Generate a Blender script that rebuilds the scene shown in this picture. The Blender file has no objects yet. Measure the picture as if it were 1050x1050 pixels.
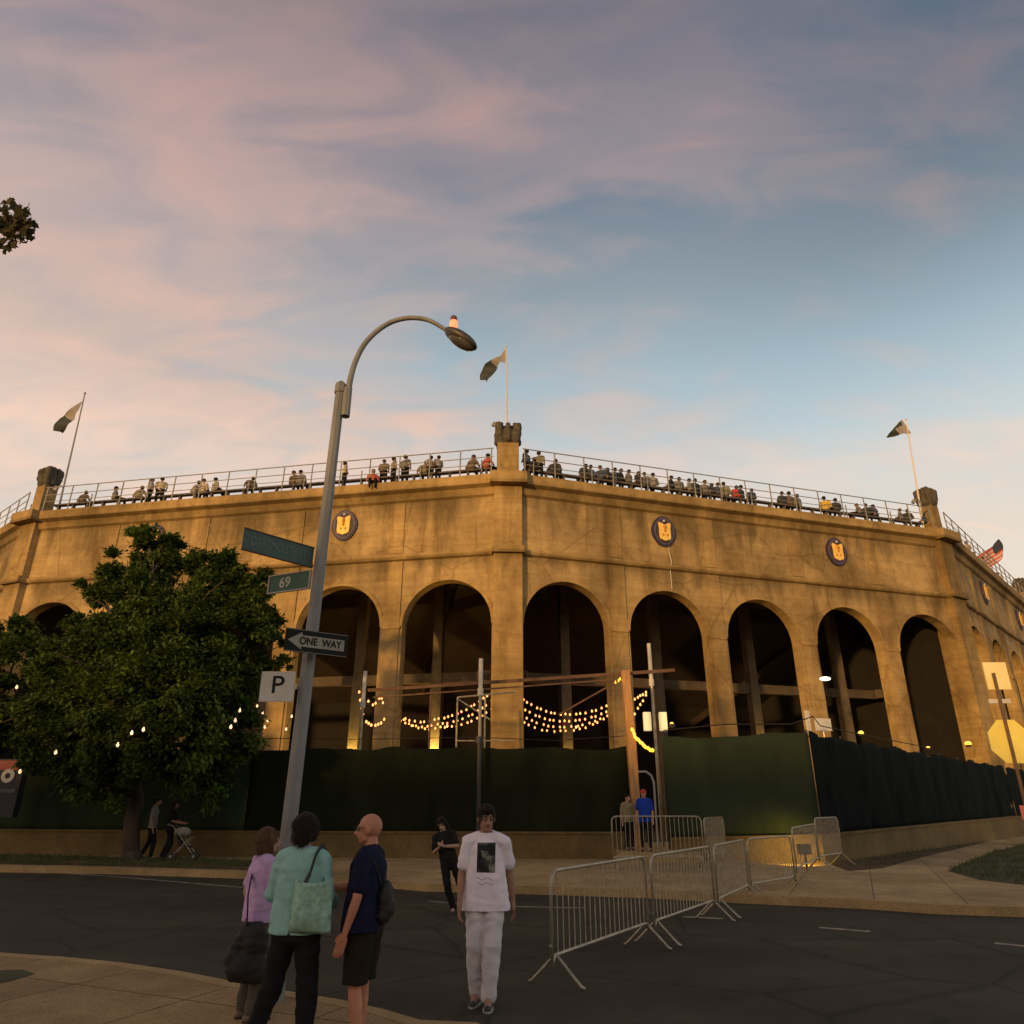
import bpy, bmesh, math, random
from mathutils import Vector, Matrix, noise, Euler
R = math.radians
PI = math.pi
random.seed(7)
S = bpy.context.scene
COL = S.collection

# ---------------------------------------------------------------- camera
FPX = 740.0
PITCH = math.atan(0.4)
CAMZ = 1.85
cd = bpy.data.cameras.new('camera')
cam = bpy.data.objects.new('camera', cd)
COL.objects.link(cam)
cam.location = (0, 0, CAMZ)
cam.rotation_euler = (PI / 2 + PITCH, 0, 0)
cd.sensor_width = 36
cd.lens = FPX / 1050 * 36
cd.clip_start = 0.05
cd.clip_end = 3000
S.camera = cam
S.render.resolution_x = S.render.resolution_y = 1024

# ---------------------------------------------------------------- exposure
S.view_settings.view_transform = 'Standard'
S.view_settings.look = 'None'
S.view_settings.exposure = 0.2
S.view_settings.gamma = 1.0
S.cycles.max_bounces = 5
S.cycles.diffuse_bounces = 3
S.cycles.glossy_bounces = 2
S.cycles.use_denoising = True
S.cycles.sample_clamp_indirect = 3.0

# ---------------------------------------------------------------- sun
SUN_EL = R(5.0)
SUN_DIR = Vector((-0.50, -0.866, 0)).normalized() * math.cos(SUN_EL) + Vector((0, 0, math.sin(SUN_EL)))
sl = bpy.data.lights.new('sun', 'SUN')
sl.energy = 2.45
sl.angle = R(2.2)
sl.color = (1.0, 0.56, 0.17)
sun = bpy.data.objects.new('sun', sl)
COL.objects.link(sun)
sun.rotation_euler = SUN_DIR.to_track_quat('Z', 'Y').to_euler()
sun.location = SUN_DIR * 60

# ---------------------------------------------------------------- sky
W = bpy.data.worlds.new('World')
S.world = W
W.use_nodes = True
nt = W.node_tree
nt.nodes.clear()
N = nt.nodes.new
LK = nt.links.new


def nmath(t, op, a, b=None, c=None, clamp=False):
    n = t.nodes.new('ShaderNodeMath')
    n.operation = op
    n.use_clamp = clamp
    for i, v in enumerate((a, b, c)):
        if v is None:
            continue
        if isinstance(v, (int, float)):
            n.inputs[i].default_value = v
        else:
            t.links.new(v, n.inputs[i])
    return n.outputs[0]


def nramp(t, fac, stops, interp='LINEAR'):
    n = t.nodes.new('ShaderNodeValToRGB')
    n.color_ramp.interpolation = interp
    el = n.color_ramp.elements
    el[0].position, el[0].color = stops[0][0], (*stops[0][1], 1)
    el[1].position, el[1].color = stops[-1][0], (*stops[-1][1], 1)
    for p, c in stops[1:-1]:
        e = el.new(p)
        e.color = (*c, 1)
    t.links.new(fac, n.inputs[0])
    return n.outputs[0]


def nmix(t, fac, a, b, mode='MIX'):
    n = t.nodes.new('ShaderNodeMix')
    n.data_type = 'RGBA'
    n.blend_type = mode
    for i, v in ((0, fac), (6, a), (7, b)):
        if isinstance(v, (int, float)):
            n.inputs[i].default_value = v
        elif isinstance(v, tuple):
            n.inputs[i].default_value = (*v[:3], 1)
        else:
            t.links.new(v, n.inputs[i])
    return n.outputs[2]


tc = N('ShaderNodeTexCoord')
sep = N('ShaderNodeSeparateXYZ')
LK(tc.outputs['Generated'], sep.inputs[0])
X, Y, Z = sep.outputs
# clear evening sky, colour by height above the horizon
base = nramp(nt, Z, [(0.0, (0.85, 0.68, 0.52)), (0.30, (0.66, 0.58, 0.49)), (0.39, (0.54, 0.57, 0.55)), (0.45, (0.42, 0.50, 0.53)),
                     (0.52, (0.33, 0.43, 0.48)), (0.62, (0.235, 0.285, 0.32)), (0.72, (0.14, 0.175, 0.225)),
                     (0.84, (0.075, 0.105, 0.155)), (1.0, (0.03, 0.05, 0.09))])
# cloud layer, seen in perspective on a flat sheet
zz = nmath(nt, 'ADD', nmath(nt, 'MAXIMUM', Z, 0.0), 0.25)
cx_ = nmath(nt, 'DIVIDE', X, zz)
cy_ = nmath(nt, 'DIVIDE', Y, zz)
cmb = N('ShaderNodeCombineXYZ')
LK(cx_, cmb.inputs[0])
LK(cy_, cmb.inputs[1])
mp = N('ShaderNodeMapping')
mp.inputs['Rotation'].default_value = (0, 0, R(38))
mp.inputs['Scale'].default_value = (0.85, 1.9, 1)
mp.inputs['Location'].default_value = (3.1, 1.7, 0)
LK(cmb.outputs[0], mp.inputs[0])
n1 = N('ShaderNodeTexNoise')
n1.inputs['Scale'].default_value = 1.15
n1.inputs['Detail'].default_value = 7
n1.inputs['Roughness'].default_value = 0.52
n1.inputs['Distortion'].default_value = 0.35
LK(mp.outputs[0], n1.inputs['Vector'])
n2 = N('ShaderNodeTexNoise')
n2.inputs['Scale'].default_value = 5.5
n2.inputs['Detail'].default_value = 5
n2.inputs['Distortion'].default_value = 0.8
LK(mp.outputs[0], n2.inputs['Vector'])
# more cloud to the left
left = nmath(nt, 'ADD', nmath(nt, 'MULTIPLY', X, -0.27), nmath(nt, 'MULTIPLY', nmath(nt, 'SUBTRACT', Z, 0.60), 0.22))
m = nmath(nt, 'ADD', n1.outputs[0], left)
m = nmath(nt, 'ADD', m, nmath(nt, 'MULTIPLY', nmath(nt, 'SUBTRACT', n2.outputs[0], 0.5), 0.30))
mask = nramp(nt, m, [(0.27, (0, 0, 0)), (0.43, (0.50, 0.50, 0.50)), (0.60, (0.97, 0.97, 0.97))], 'EASE')
ccol = nramp(nt, Z, [(0.0, (0.78, 0.60, 0.46)), (0.40, (0.65, 0.52, 0.44)), (0.50, (0.56, 0.42, 0.355)),
                     (0.62, (0.46, 0.35, 0.325)), (0.75, (0.385, 0.27, 0.26)), (0.84, (0.22, 0.175, 0.19)), (0.92, (0.12, 0.10, 0.11)), (1.0, (0.07, 0.06, 0.07))])
grey = nramp(nt, nmath(nt, 'ADD', nmath(nt, 'MULTIPLY', n2.outputs[0], 0.6), nmath(nt, 'MULTIPLY', n1.outputs[0], 0.4)), [(0.34, (0.80, 0.88, 0.97)), (0.48, (0.98, 0.98, 0.98)), (0.64, (1.20, 1.06, 0.98))])
ccol = nmix(nt, 1.0, ccol, grey, 'MULTIPLY')
skyc = nmix(nt, mask, base, ccol)
nish = N('ShaderNodeTexSky')
nish.sky_type = 'NISHITA'
nish.sun_disc = False
nish.sun_elevation = SUN_EL
nish.sun_rotation = math.atan2(SUN_DIR.x, SUN_DIR.y)
nish.dust_density = 3
nsc = nmix(nt, 1.0, nish.outputs[0], (0.02, 0.02, 0.02), 'MULTIPLY')
# the sky dims away from the afterglow, towards the right and up
away = nmath(nt, 'MULTIPLY', nramp(nt, X, [(0.12, (0, 0, 0)), (0.60, (1, 1, 1))], 'EASE'), nramp(nt, Z, [(0.42, (0, 0, 0)), (0.72, (1, 1, 1))], 'EASE'))
skyc = nmix(nt, nmath(nt, 'MULTIPLY', away, 0.60), skyc, (0.045, 0.075, 0.12))
fin = nmix(nt, 1.0, skyc, nsc, 'ADD')
bg = N('ShaderNodeBackground')
bg.inputs[1].default_value = 1.0
LK(fin, bg.inputs[0])
wo = N('ShaderNodeOutputWorld')
LK(bg.outputs[0], wo.inputs[0])

# ---------------------------------------------------------------- survey: photo pixels (1050 frame) to world points
cP, sP = math.cos(PITCH), math.sin(PITCH)


def ray(x, y):
    u = (x - 525) / FPX
    v = (525 - y) / FPX
    return Vector((u, cP - v * sP, sP + v * cP))


def atz(x, y, z):
    r = ray(x, y)
    t = (z - CAMZ) / r.z
    return Vector((r.x * t, r.y * t, z))


def atY(x, y, yy):
    r = ray(x, y)
    t = yy / r.y
    return Vector((r.x * t, yy, CAMZ + r.z * t))


def atplane(x, y, p0, n):
    r = ray(x, y)
    o = Vector((0, 0, CAMZ))
    t = (Vector(p0) - o).dot(n) / r.dot(n)
    return o + r * t


# ---------------------------------------------------------------- materials
MATS = {}


def mat(name, col, rough=0.8, var=0.25, scale=3.0, bump=0.0, bscale=20.0, metal=0.0, emit=None, estr=0.0, stretch=None, col2=None, spec=0.5):
    if name in MATS:
        return MATS[name]
    m_ = bpy.data.materials.new(name)
    m_.use_nodes = True
    t = m_.node_tree
    b = t.nodes['Principled BSDF']
    b.inputs['Roughness'].default_value = rough
    b.inputs['Metallic'].default_value = metal
    b.inputs['Specular IOR Level'].default_value = spec
    t_c = t.nodes.new('ShaderNodeTexCoord')
    mpp = t.nodes.new('ShaderNodeMapping')
    if stretch:
        mpp.inputs['Scale'].default_value = stretch
    t.links.new(t_c.outputs['Object'], mpp.inputs[0])
    nz = t.nodes.new('ShaderNodeTexNoise')
    nz.inputs['Scale'].default_value = scale
    nz.inputs['Detail'].default_value = 6
    nz.inputs['Roughness'].default_value = 0.6
    t.links.new(mpp.outputs[0], nz.inputs['Vector'])
    lo = tuple(c * (1 - var) for c in col)
    hi = tuple(min(1, c * (1 + var)) for c in (col2 or col))
    cr = nramp(t, nz.outputs[0], [(0.3, lo), (0.7, hi)])
    t.links.new(cr, b.inputs['Base Color'])
    if bump > 0:
        nb = t.nodes.new('ShaderNodeTexNoise')
        nb.inputs['Scale'].default_value = bscale
        nb.inputs['Detail'].default_value = 5
        t.links.new(mpp.outputs[0], nb.inputs['Vector'])
        bp = t.nodes.new('ShaderNodeBump')
        bp.inputs['Strength'].default_value = bump
        bp.inputs['Distance'].default_value = 0.03
        t.links.new(nb.outputs[0], bp.inputs['Height'])
        t.links.new(bp.outputs[0], b.inputs['Normal'])
    if emit:
        b.inputs['Emission Color'].default_value = (*emit, 1)
        b.inputs['Emission Strength'].default_value = estr
    MATS[name] = m_
    return m_


def wnode_pos(t, scale=(1, 1, 1)):
    g = t.nodes.new('ShaderNodeNewGeometry')
    mp_ = t.nodes.new('ShaderNodeMapping')
    mp_.inputs['Scale'].default_value = scale
    t.links.new(g.outputs['Position'], mp_.inputs[0])
    return mp_.outputs[0]


def tnoise(t, vec, scale, detail=5, rough=0.55, dist=0.0):
    n = t.nodes.new('ShaderNodeTexNoise')
    n.inputs['Scale'].default_value = scale
    n.inputs['Detail'].default_value = detail
    n.inputs['Roughness'].default_value = rough
    n.inputs['Distortion'].default_value = dist
    t.links.new(vec, n.inputs['Vector'])
    return n.outputs[0]


def concrete_facade(name, tint, stain=1.0):
    m_ = bpy.data.materials.new(name)
    m_.use_nodes = True
    t = m_.node_tree
    b = t.nodes['Principled BSDF']
    b.inputs['Roughness'].default_value = 0.92
    b.inputs['Specular IOR Level'].default_value = 0.2
    big = tnoise(t, wnode_pos(t, (1, 1, 1)), 0.32, 4)
    fine = tnoise(t, wnode_pos(t, (1, 1, 1)), 2.6, 8, 0.7)
    streak = tnoise(t, wnode_pos(t, (1, 1, 0.22)), 0.75, 7, 0.62, 0.4)
    fstreak = tnoise(t, wnode_pos(t, (1, 1, 0.06)), 2.6, 5, 0.65)
    board = tnoise(t, wnode_pos(t, (0.10, 0.10, 2.6)), 1.5, 5, 0.65)
    c = nramp(t, big, [(0.34, tuple(x * 0.62 for x in tint)), (0.66, tuple(x * 1.22 for x in tint))])
    c = nmix(t, 1.0, c, nramp(t, fine, [(0.25, (0.74, 0.72, 0.70)), (0.75, (1.12, 1.12, 1.12))]), 'MULTIPLY')
    c = nmix(t, stain, c, nramp(t, streak, [(0.33, (0.58, 0.52, 0.45)), (0.48, (0.95, 0.94, 0.91)), (0.66, (1.14, 1.12, 1.08))]), 'MULTIPLY')
    c = nmix(t, stain * 0.8, c, nramp(t, fstreak, [(0.30, (0.66, 0.60, 0.54)), (0.44, (1, 1, 1))]), 'MULTIPLY')
    c = nmix(t, 0.7, c, nramp(t, board, [(0.34, (0.80, 0.79, 0.77)), (0.6, (1.05, 1.05, 1.05))]), 'MULTIPLY')
    vo = t.nodes.new('ShaderNodeTexVoronoi')
    vo.feature = 'DISTANCE_TO_EDGE'
    vo.inputs['Scale'].default_value = 0.28
    wv_ = nmix(t, 0.25, wnode_pos(t, (1, 1, 1)), tnoise(t, wnode_pos(t, (1, 1, 1)), 1.3, 6))
    t.links.new(wv_, vo.inputs['Vector'])
    c = nmix(t, 0.55 * stain, c, nramp(t, vo.outputs['Distance'], [(0.0, (0.45, 0.40, 0.35)), (0.010, (1, 1, 1))]), 'MULTIPLY')
    g2 = t.nodes.new('ShaderNodeNewGeometry')
    s2 = t.nodes.new('ShaderNodeSeparateXYZ')
    t.links.new(g2.outputs['Position'], s2.inputs[0])
    jz = nmath(t, 'FRACT', nmath(t, 'DIVIDE', s2.outputs[2], 0.92))
    c = nmix(t, 0.55 * stain, c, nramp(t, jz, [(0.0, (0.70, 0.67, 0.62)), (0.035, (1, 1, 1))]), 'MULTIPLY')
    # soot washed down below the cornice and below the string course
    g = t.nodes.new('ShaderNodeNewGeometry')
    sp = t.nodes.new('ShaderNodeSeparateXYZ')
    t.links.new(g.outputs['Position'], sp.inputs[0])
    for z0, ln in ((16.55, 1.9), (13.0, 1.0)):
        d = nmath(t, 'SUBTRACT', z0, sp.outputs[2])
        d = nmath(t, 'DIVIDE', d, ln)
        dd = nmath(t, 'ADD', d, nmath(t, 'MULTIPLY', nmath(t, 'SUBTRACT', streak, 0.5), 3.4))
        below = nmath(t, 'GREATER_THAN', d, 0.0)
        f = nramp(t, dd, [(0.0, (1, 1, 1)), (1.0, (0, 0, 0))])
        f = nmath(t, 'MULTIPLY', f, below)
        f = nmath(t, 'MULTIPLY', f, 0.72 * stain)
        c = nmix(t, f, c, tuple(x * 0.26 for x in tint))
    t.links.new(c, b.inputs['Base Color'])
    h = nmath(t, 'ADD', fine, nmath(t, 'MULTIPLY', board, 0.8))
    bp = t.nodes.new('ShaderNodeBump')
    bp.inputs['Strength'].default_value = 0.5
    bp.inputs['Distance'].default_value = 0.06
    t.links.new(h, bp.inputs['Height'])
    t.links.new(bp.outputs[0], b.inputs['Normal'])
    MATS[name] = m_
    return m_


M_FAC = concrete_facade('weathered_concrete', (0.42, 0.30, 0.14))
M_TRIM = concrete_facade('trim_concrete', (0.405, 0.28, 0.118), 0.75)
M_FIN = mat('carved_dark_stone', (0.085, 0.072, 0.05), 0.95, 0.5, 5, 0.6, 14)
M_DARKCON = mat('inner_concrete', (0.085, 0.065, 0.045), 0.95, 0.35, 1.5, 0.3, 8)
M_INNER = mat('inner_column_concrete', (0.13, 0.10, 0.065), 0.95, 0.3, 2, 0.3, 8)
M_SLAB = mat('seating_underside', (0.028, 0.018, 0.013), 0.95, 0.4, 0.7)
M_RAIL = mat('galvanised_rail', (0.26, 0.25, 0.23), 0.6, 0.3, 6, metal=0.2)
M_BENCH = mat('bench_boards', (0.10, 0.085, 0.075), 0.8, 0.4, 4)
M_GALV = mat('galvanised_steel', (0.38, 0.345, 0.26), 0.42, 0.35, 9, metal=0.45, bump=0.1)
M_POLE = mat('lamp_post_paint', (0.21, 0.215, 0.21), 0.6, 0.3, 3.5, 0.25, 40, metal=0.15, stretch=(1, 1, 0.3))
M_BLACK = mat('black_metal', (0.02, 0.02, 0.02), 0.5, 0.3, 5)
M_HEAD = mat('lamp_housing', (0.05, 0.045, 0.042), 0.45, 0.25, 8)
M_GREEN = mat('sign_green', (0.02, 0.085, 0.055), 0.5, 0.18, 5)
M_GREEN2 = mat('sign_green_faded', (0.03, 0.075, 0.065), 0.5, 0.2, 5)
M_SIGNW = mat('sign_white', (0.55, 0.53, 0.47), 0.55, 0.12, 6)
M_SIGNF = mat('faded_lettering', (0.085, 0.15, 0.12), 0.55, 0.15, 6)
M_SIGNB = mat('sign_black', (0.016, 0.018, 0.015), 0.7, 0.2, 6, spec=0.15)
M_WHITE = mat('white_paint', (0.62, 0.60, 0.54), 0.7, 0.12, 4)
M_WOOD = mat('weathered_timber', (0.42, 0.23, 0.09), 0.85, 0.4, 3, 0.4, 20, stretch=(4, 4, 0.4))
M_BEAM = mat('rusty_beam', (0.12, 0.065, 0.04), 0.85, 0.4, 3, 0.3, 12)
M_CABLE = mat('black_cable', (0.02, 0.017, 0.014), 0.7, 0.1, 5)
M_BULB = mat('warm_bulb', (0.9, 0.6, 0.3), 0.4, 0.0, 5, emit=(1.0, 0.36, 0.10), estr=2.2)
M_BULBW = mat('white_bulb', (0.9, 0.8, 0.6), 0.4, 0.0, 5, emit=(1.0, 0.62, 0.32), estr=1.6)
M_YLAMP = mat('yellow_lamp_glass', (0.9, 0.7, 0.2), 0.4, 0.0, 5, emit=(1.0, 0.44, 0.03), estr=1.8)
M_BEACON = mat('orange_beacon_glass', (0.7, 0.2, 0.1), 0.3, 0.0, 5, emit=(1.0, 0.25, 0.10), estr=1.3)
M_BARK = mat('bark', (0.075, 0.055, 0.04), 0.95, 0.4, 3, 0.8, 18, stretch=(3, 3, 0.5))

# ---------------------------------------------------------------- mesh helpers


class MB:
    def __init__(s):
        s.v = []
        s.f = []
        s.mi = []

    def quad(s, a, b, c, d, mi=0):
        i = len(s.v)
        s.v += [tuple(a), tuple(b), tuple(c), tuple(d)]
        s.f.append((i, i + 1, i + 2, i + 3))
        s.mi.append(mi)

    def poly(s, pts, mi=0):
        i = len(s.v)
        s.v += [tuple(p) for p in pts]
        s.f.append(tuple(range(i, i + len(pts))))
        s.mi.append(mi)

    def hexa(s, p, mi=0):
        i = len(s.v)
        s.v += [tuple(q) for q in p]
        for f in ((0, 3, 2, 1), (4, 5, 6, 7), (0, 1, 5, 4), (1, 2, 6, 5), (2, 3, 7, 6), (3, 0, 4, 7)):
            s.f.append(tuple(i + k for k in f))
            s.mi.append(mi)

    def box(s, c, d, rz=0.0, mi=0, M=None):
        hx, hy, hz = d[0] / 2, d[1] / 2, d[2] / 2
        pts = [(-hx, -hy, -hz), (hx, -hy, -hz), (hx, hy, -hz), (-hx, hy, -hz), (-hx, -hy, hz), (hx, -hy, hz), (hx, hy, hz), (-hx, hy, hz)]
        mm = M if M is not None else Matrix.Rotation(rz, 3, 'Z')
        s.hexa([mm @ Vector(q) + Vector(c) for q in pts], mi)

    def bar(s, a, b, w, h=None, mi=0):
        a, b = Vector(a), Vector(b)
        h = h or w
        d = (b - a)
        L = d.length
        z = d.normalized()
        up = Vector((0, 0, 1)) if abs(z.z) < 0.95 else Vector((0, 1, 0))
        x = z.cross(up).normalized()
        y = x.cross(z)
        s.hexa([a + x * sx * w / 2 + y * sy * h / 2 for sx, sy in ((-1, -1), (1, -1), (1, 1), (-1, 1))] +
               [b + x * sx * w / 2 + y * sy * h / 2 for sx, sy in ((-1, -1), (1, -1), (1, 1), (-1, 1))], mi)

    def tube(s, pts, r, n=8, mi=0, caps=True):
        pts = [Vector(p) for p in pts]
        rs = r if isinstance(r, (list, tuple)) else [r] * len(pts)
        base = len(s.v)
        prev = None
        for k, p in enumerate(pts):
            if k == 0:
                d = pts[1] - pts[0]
            elif k == len(pts) - 1:
                d = pts[-1] - pts[-2]
            else:
                d = (pts[k + 1] - pts[k]).normalized() + (pts[k] - pts[k - 1]).normalized()
            d.normalize()
            if prev is None:
                a = Vector((0, 0, 1)) if abs(d.z) < 0.9 else Vector((1, 0, 0))
                x = d.cross(a).normalized()
            else:
                x = (prev - d * prev.dot(d)).normalized()
            prev = x
            y = d.cross(x)
            for j in range(n):
                t = 2 * PI * j / n
                s.v.append(tuple(p + (x * math.cos(t) + y * math.sin(t)) * rs[k]))
        for k in range(len(pts) - 1):
            for j in range(n):
                a = base + k * n + j
                b = base + k * n + (j + 1) % n
                s.f.append((a, b, b + n, a + n))
                s.mi.append(mi)
        if caps:
            s.f.append(tuple(base + j for j in range(n))[::-1])
            s.mi.append(mi)
            s.f.append(tuple(base + (len(pts) - 1) * n + j for j in range(n)))
            s.mi.append(mi)

    def lathe(s, c, prof, n=16, mi=0, sx=1, sy=1):
        base = len(s.v)
        for r_, z_ in prof:
            for j in range(n):
                t = 2 * PI * j / n
                s.v.append((c[0] + r_ * math.cos(t) * sx, c[1] + r_ * math.sin(t) * sy, c[2] + z_))
        for k in range(len(prof) - 1):
            for j in range(n):
                a = base + k * n + j
                b = base + k * n + (j + 1) % n
                s.f.append((a, b, b + n, a + n))
                s.mi.append(mi)
        s.f.append(tuple(base + j for j in range(n))[::-1])
        s.mi.append(mi)
        s.f.append(tuple(base + (len(prof) - 1) * n + j for j in range(n)))
        s.mi.append(mi)

    def sphere(s, c, r, n=8, sc=(1, 1, 1), mi=0, M=None):
        base = len(s.v)
        m_ = n // 2 + 1
        for i in range(m_ + 1):
            ph = PI * i / m_
            for j in range(n):
                t = 2 * PI * j / n
                q = Vector((math.sin(ph) * math.cos(t) * r * sc[0], math.sin(ph) * math.sin(t) * r * sc[1], math.cos(ph) * r * sc[2]))
                if M is not None:
                    q = M @ q
                s.v.append((c[0] + q.x, c[1] + q.y, c[2] + q.z))
        for i in range(m_):
            for j in range(n):
                a = base + i * n + j
                b = base + i * n + (j + 1) % n
                s.f.append((a, a + n, b + n, b))
                s.mi.append(mi)

    def build(s, name, mats, parent=None, smooth=False, bevel=0.0, loc=None):
        me = bpy.data.meshes.new(name)
        me.from_pydata(s.v, [], s.f)
        if not isinstance(mats, (list, tuple)):
            mats = [mats]
        for m_ in mats:
            me.materials.append(m_)
        if len(mats) > 1:
            me.polygons.foreach_set('material_index', s.mi)
        if smooth:
            me.polygons.foreach_set('use_smooth', [True] * len(me.polygons))
        me.validate()
        me.update()
        o = bpy.data.objects.new(name, me)
        COL.objects.link(o)
        if parent is not None:
            o.parent = parent
        if loc is not None:
            o.location = loc
        if bevel > 0:
            b = o.modifiers.new('bevel', 'BEVEL')
            b.width = bevel
            b.segments = 2
            b.limit_method = 'ANGLE'
        return o


def thing(name, label, cat, loc=(0, 0, 0), rz=0.0, group=None):
    o = bpy.data.objects.new(name, None)
    COL.objects.link(o)
    o.location = loc
    o.rotation_euler = (0, 0, rz)
    o['label'] = label
    o['category'] = cat
    if group:
        o['group'] = group
    return o


def tag(o, label=None, cat=None, group=None, kind=None):
    if label:
        o['label'] = label
    if cat:
        o['category'] = cat
    if group:
        o['group'] = group
    if kind:
        o['kind'] = kind
    return o


def copy_tree(o, parent=None):
    c = o.copy()
    COL.objects.link(c)
    c.parent = parent
    for ch in list(o.children):
        copy_tree(ch, c)
    return c


def text_mesh(name, s, size, m_, parent, M, extrude=0.002, sx=1.0, bold=0.0):
    cu = bpy.data.curves.new(name, 'FONT')
    cu.body = s
    cu.size = size
    cu.extrude = extrude
    cu.offset = bold
    cu.align_x = 'CENTER'
    cu.align_y = 'CENTER'
    tmp = bpy.data.objects.new('tmp_text', cu)
    COL.objects.link(tmp)
    dg = bpy.context.evaluated_depsgraph_get()
    me = bpy.data.meshes.new_from_object(tmp.evaluated_get(dg))
    bpy.data.objects.remove(tmp)
    me.transform(M @ Matrix.Diagonal((sx, 1, 1, 1)))
    me.name = name
    me.materials.clear()
    me.materials.append(m_)
    o = bpy.data.objects.new(name, me)
    COL.objects.link(o)
    o.parent = parent
    return o


# blobs -> one continuous surface -------------------------------------------------
def blob(name, parts, voxel, mat_, parent, smooth=2, cuts=(), wrinkle=None):
    b = MB()
    for p in parts:
        if p[0] == 'c':
            A, B, ra, rb = Vector(p[1]), Vector(p[2]), p[3], p[4]
            d = (B - A)
            L = max(d.length, 1e-5)
            d = d / L
            pts, rs = [], []
            for k in range(4):
                a = PI / 2 * k / 4
                pts.append(A - d * ra * math.cos(a))
                rs.append(max(ra * math.sin(a), ra * 0.08))
            for k in range(5):
                t = k / 4
                pts.append(A + d * L * t)
                rs.append(ra + (rb - ra) * t)
            for k in range(1, 5):
                a = PI / 2 * k / 4
                pts.append(B + d * rb * math.sin(a))
                rs.append(max(rb * math.cos(a), rb * 0.08))
            b.tube(pts, rs, 12)
        else:
            M_ = Euler(p[3]).to_matrix() if len(p) > 3 else None
            b.sphere(p[1], 1.0, 16, p[2], M=M_)
    o = b.build('tmp_blob', mat_)
    md = o.modifiers.new('r', 'REMESH')
    md.mode = 'VOXEL'
    md.voxel_size = voxel
    md.use_smooth_shade = True
    if smooth:
        ms = o.modifiers.new('s', 'SMOOTH')
        ms.iterations = smooth
        ms.factor = 0.5
    dg = bpy.context.evaluated_depsgraph_get()
    me = bpy.data.meshes.new_from_object(o.evaluated_get(dg))
    old = o.data
    bpy.data.objects.remove(o)
    bpy.data.meshes.remove(old)
    if cuts or wrinkle:
        bm = bmesh.new()
        bm.from_mesh(me)
        for co, no in cuts:
            g = bm.verts[:] + bm.edges[:] + bm.faces[:]
            r_ = bmesh.ops.bisect_plane(bm, geom=g, plane_co=co, plane_no=no, clear_outer=True)
            es = [e for e in r_['geom_cut'] if isinstance(e, bmesh.types.BMEdge)]
            bmesh.ops.holes_fill(bm, edges=[e for e in bm.edges if e.is_boundary], sides=0)
        if wrinkle:
            amp, fr = wrinkle
            bm.normal_update()
            for v in bm.verts:
                q = Vector((v.co.x * fr, v.co.y * fr, v.co.z * fr * 0.8))
                n_ = noise.noise(q) + 0.5 * noise.noise(q * 2.1 + Vector((3, 1, 7)))
                r_ = 1 - abs(noise.noise(Vector((q.x * .6, q.y * .6, q.z * 1.7)) + Vector((9, 4, 2)))) * 2.4
                v.co += v.normal * (n_ * 0.7 + r_ * 0.5) * amp
        bm.to_mesh(me)
        bm.free()
    me.name = name
    me.materials.clear()
    me.materials.append(mat_)
    me.polygons.foreach_set('use_smooth', [True] * len(me.polygons))
    ob = bpy.data.objects.new(name, me)
    COL.objects.link(ob)
    ob.parent = parent
    return ob

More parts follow.
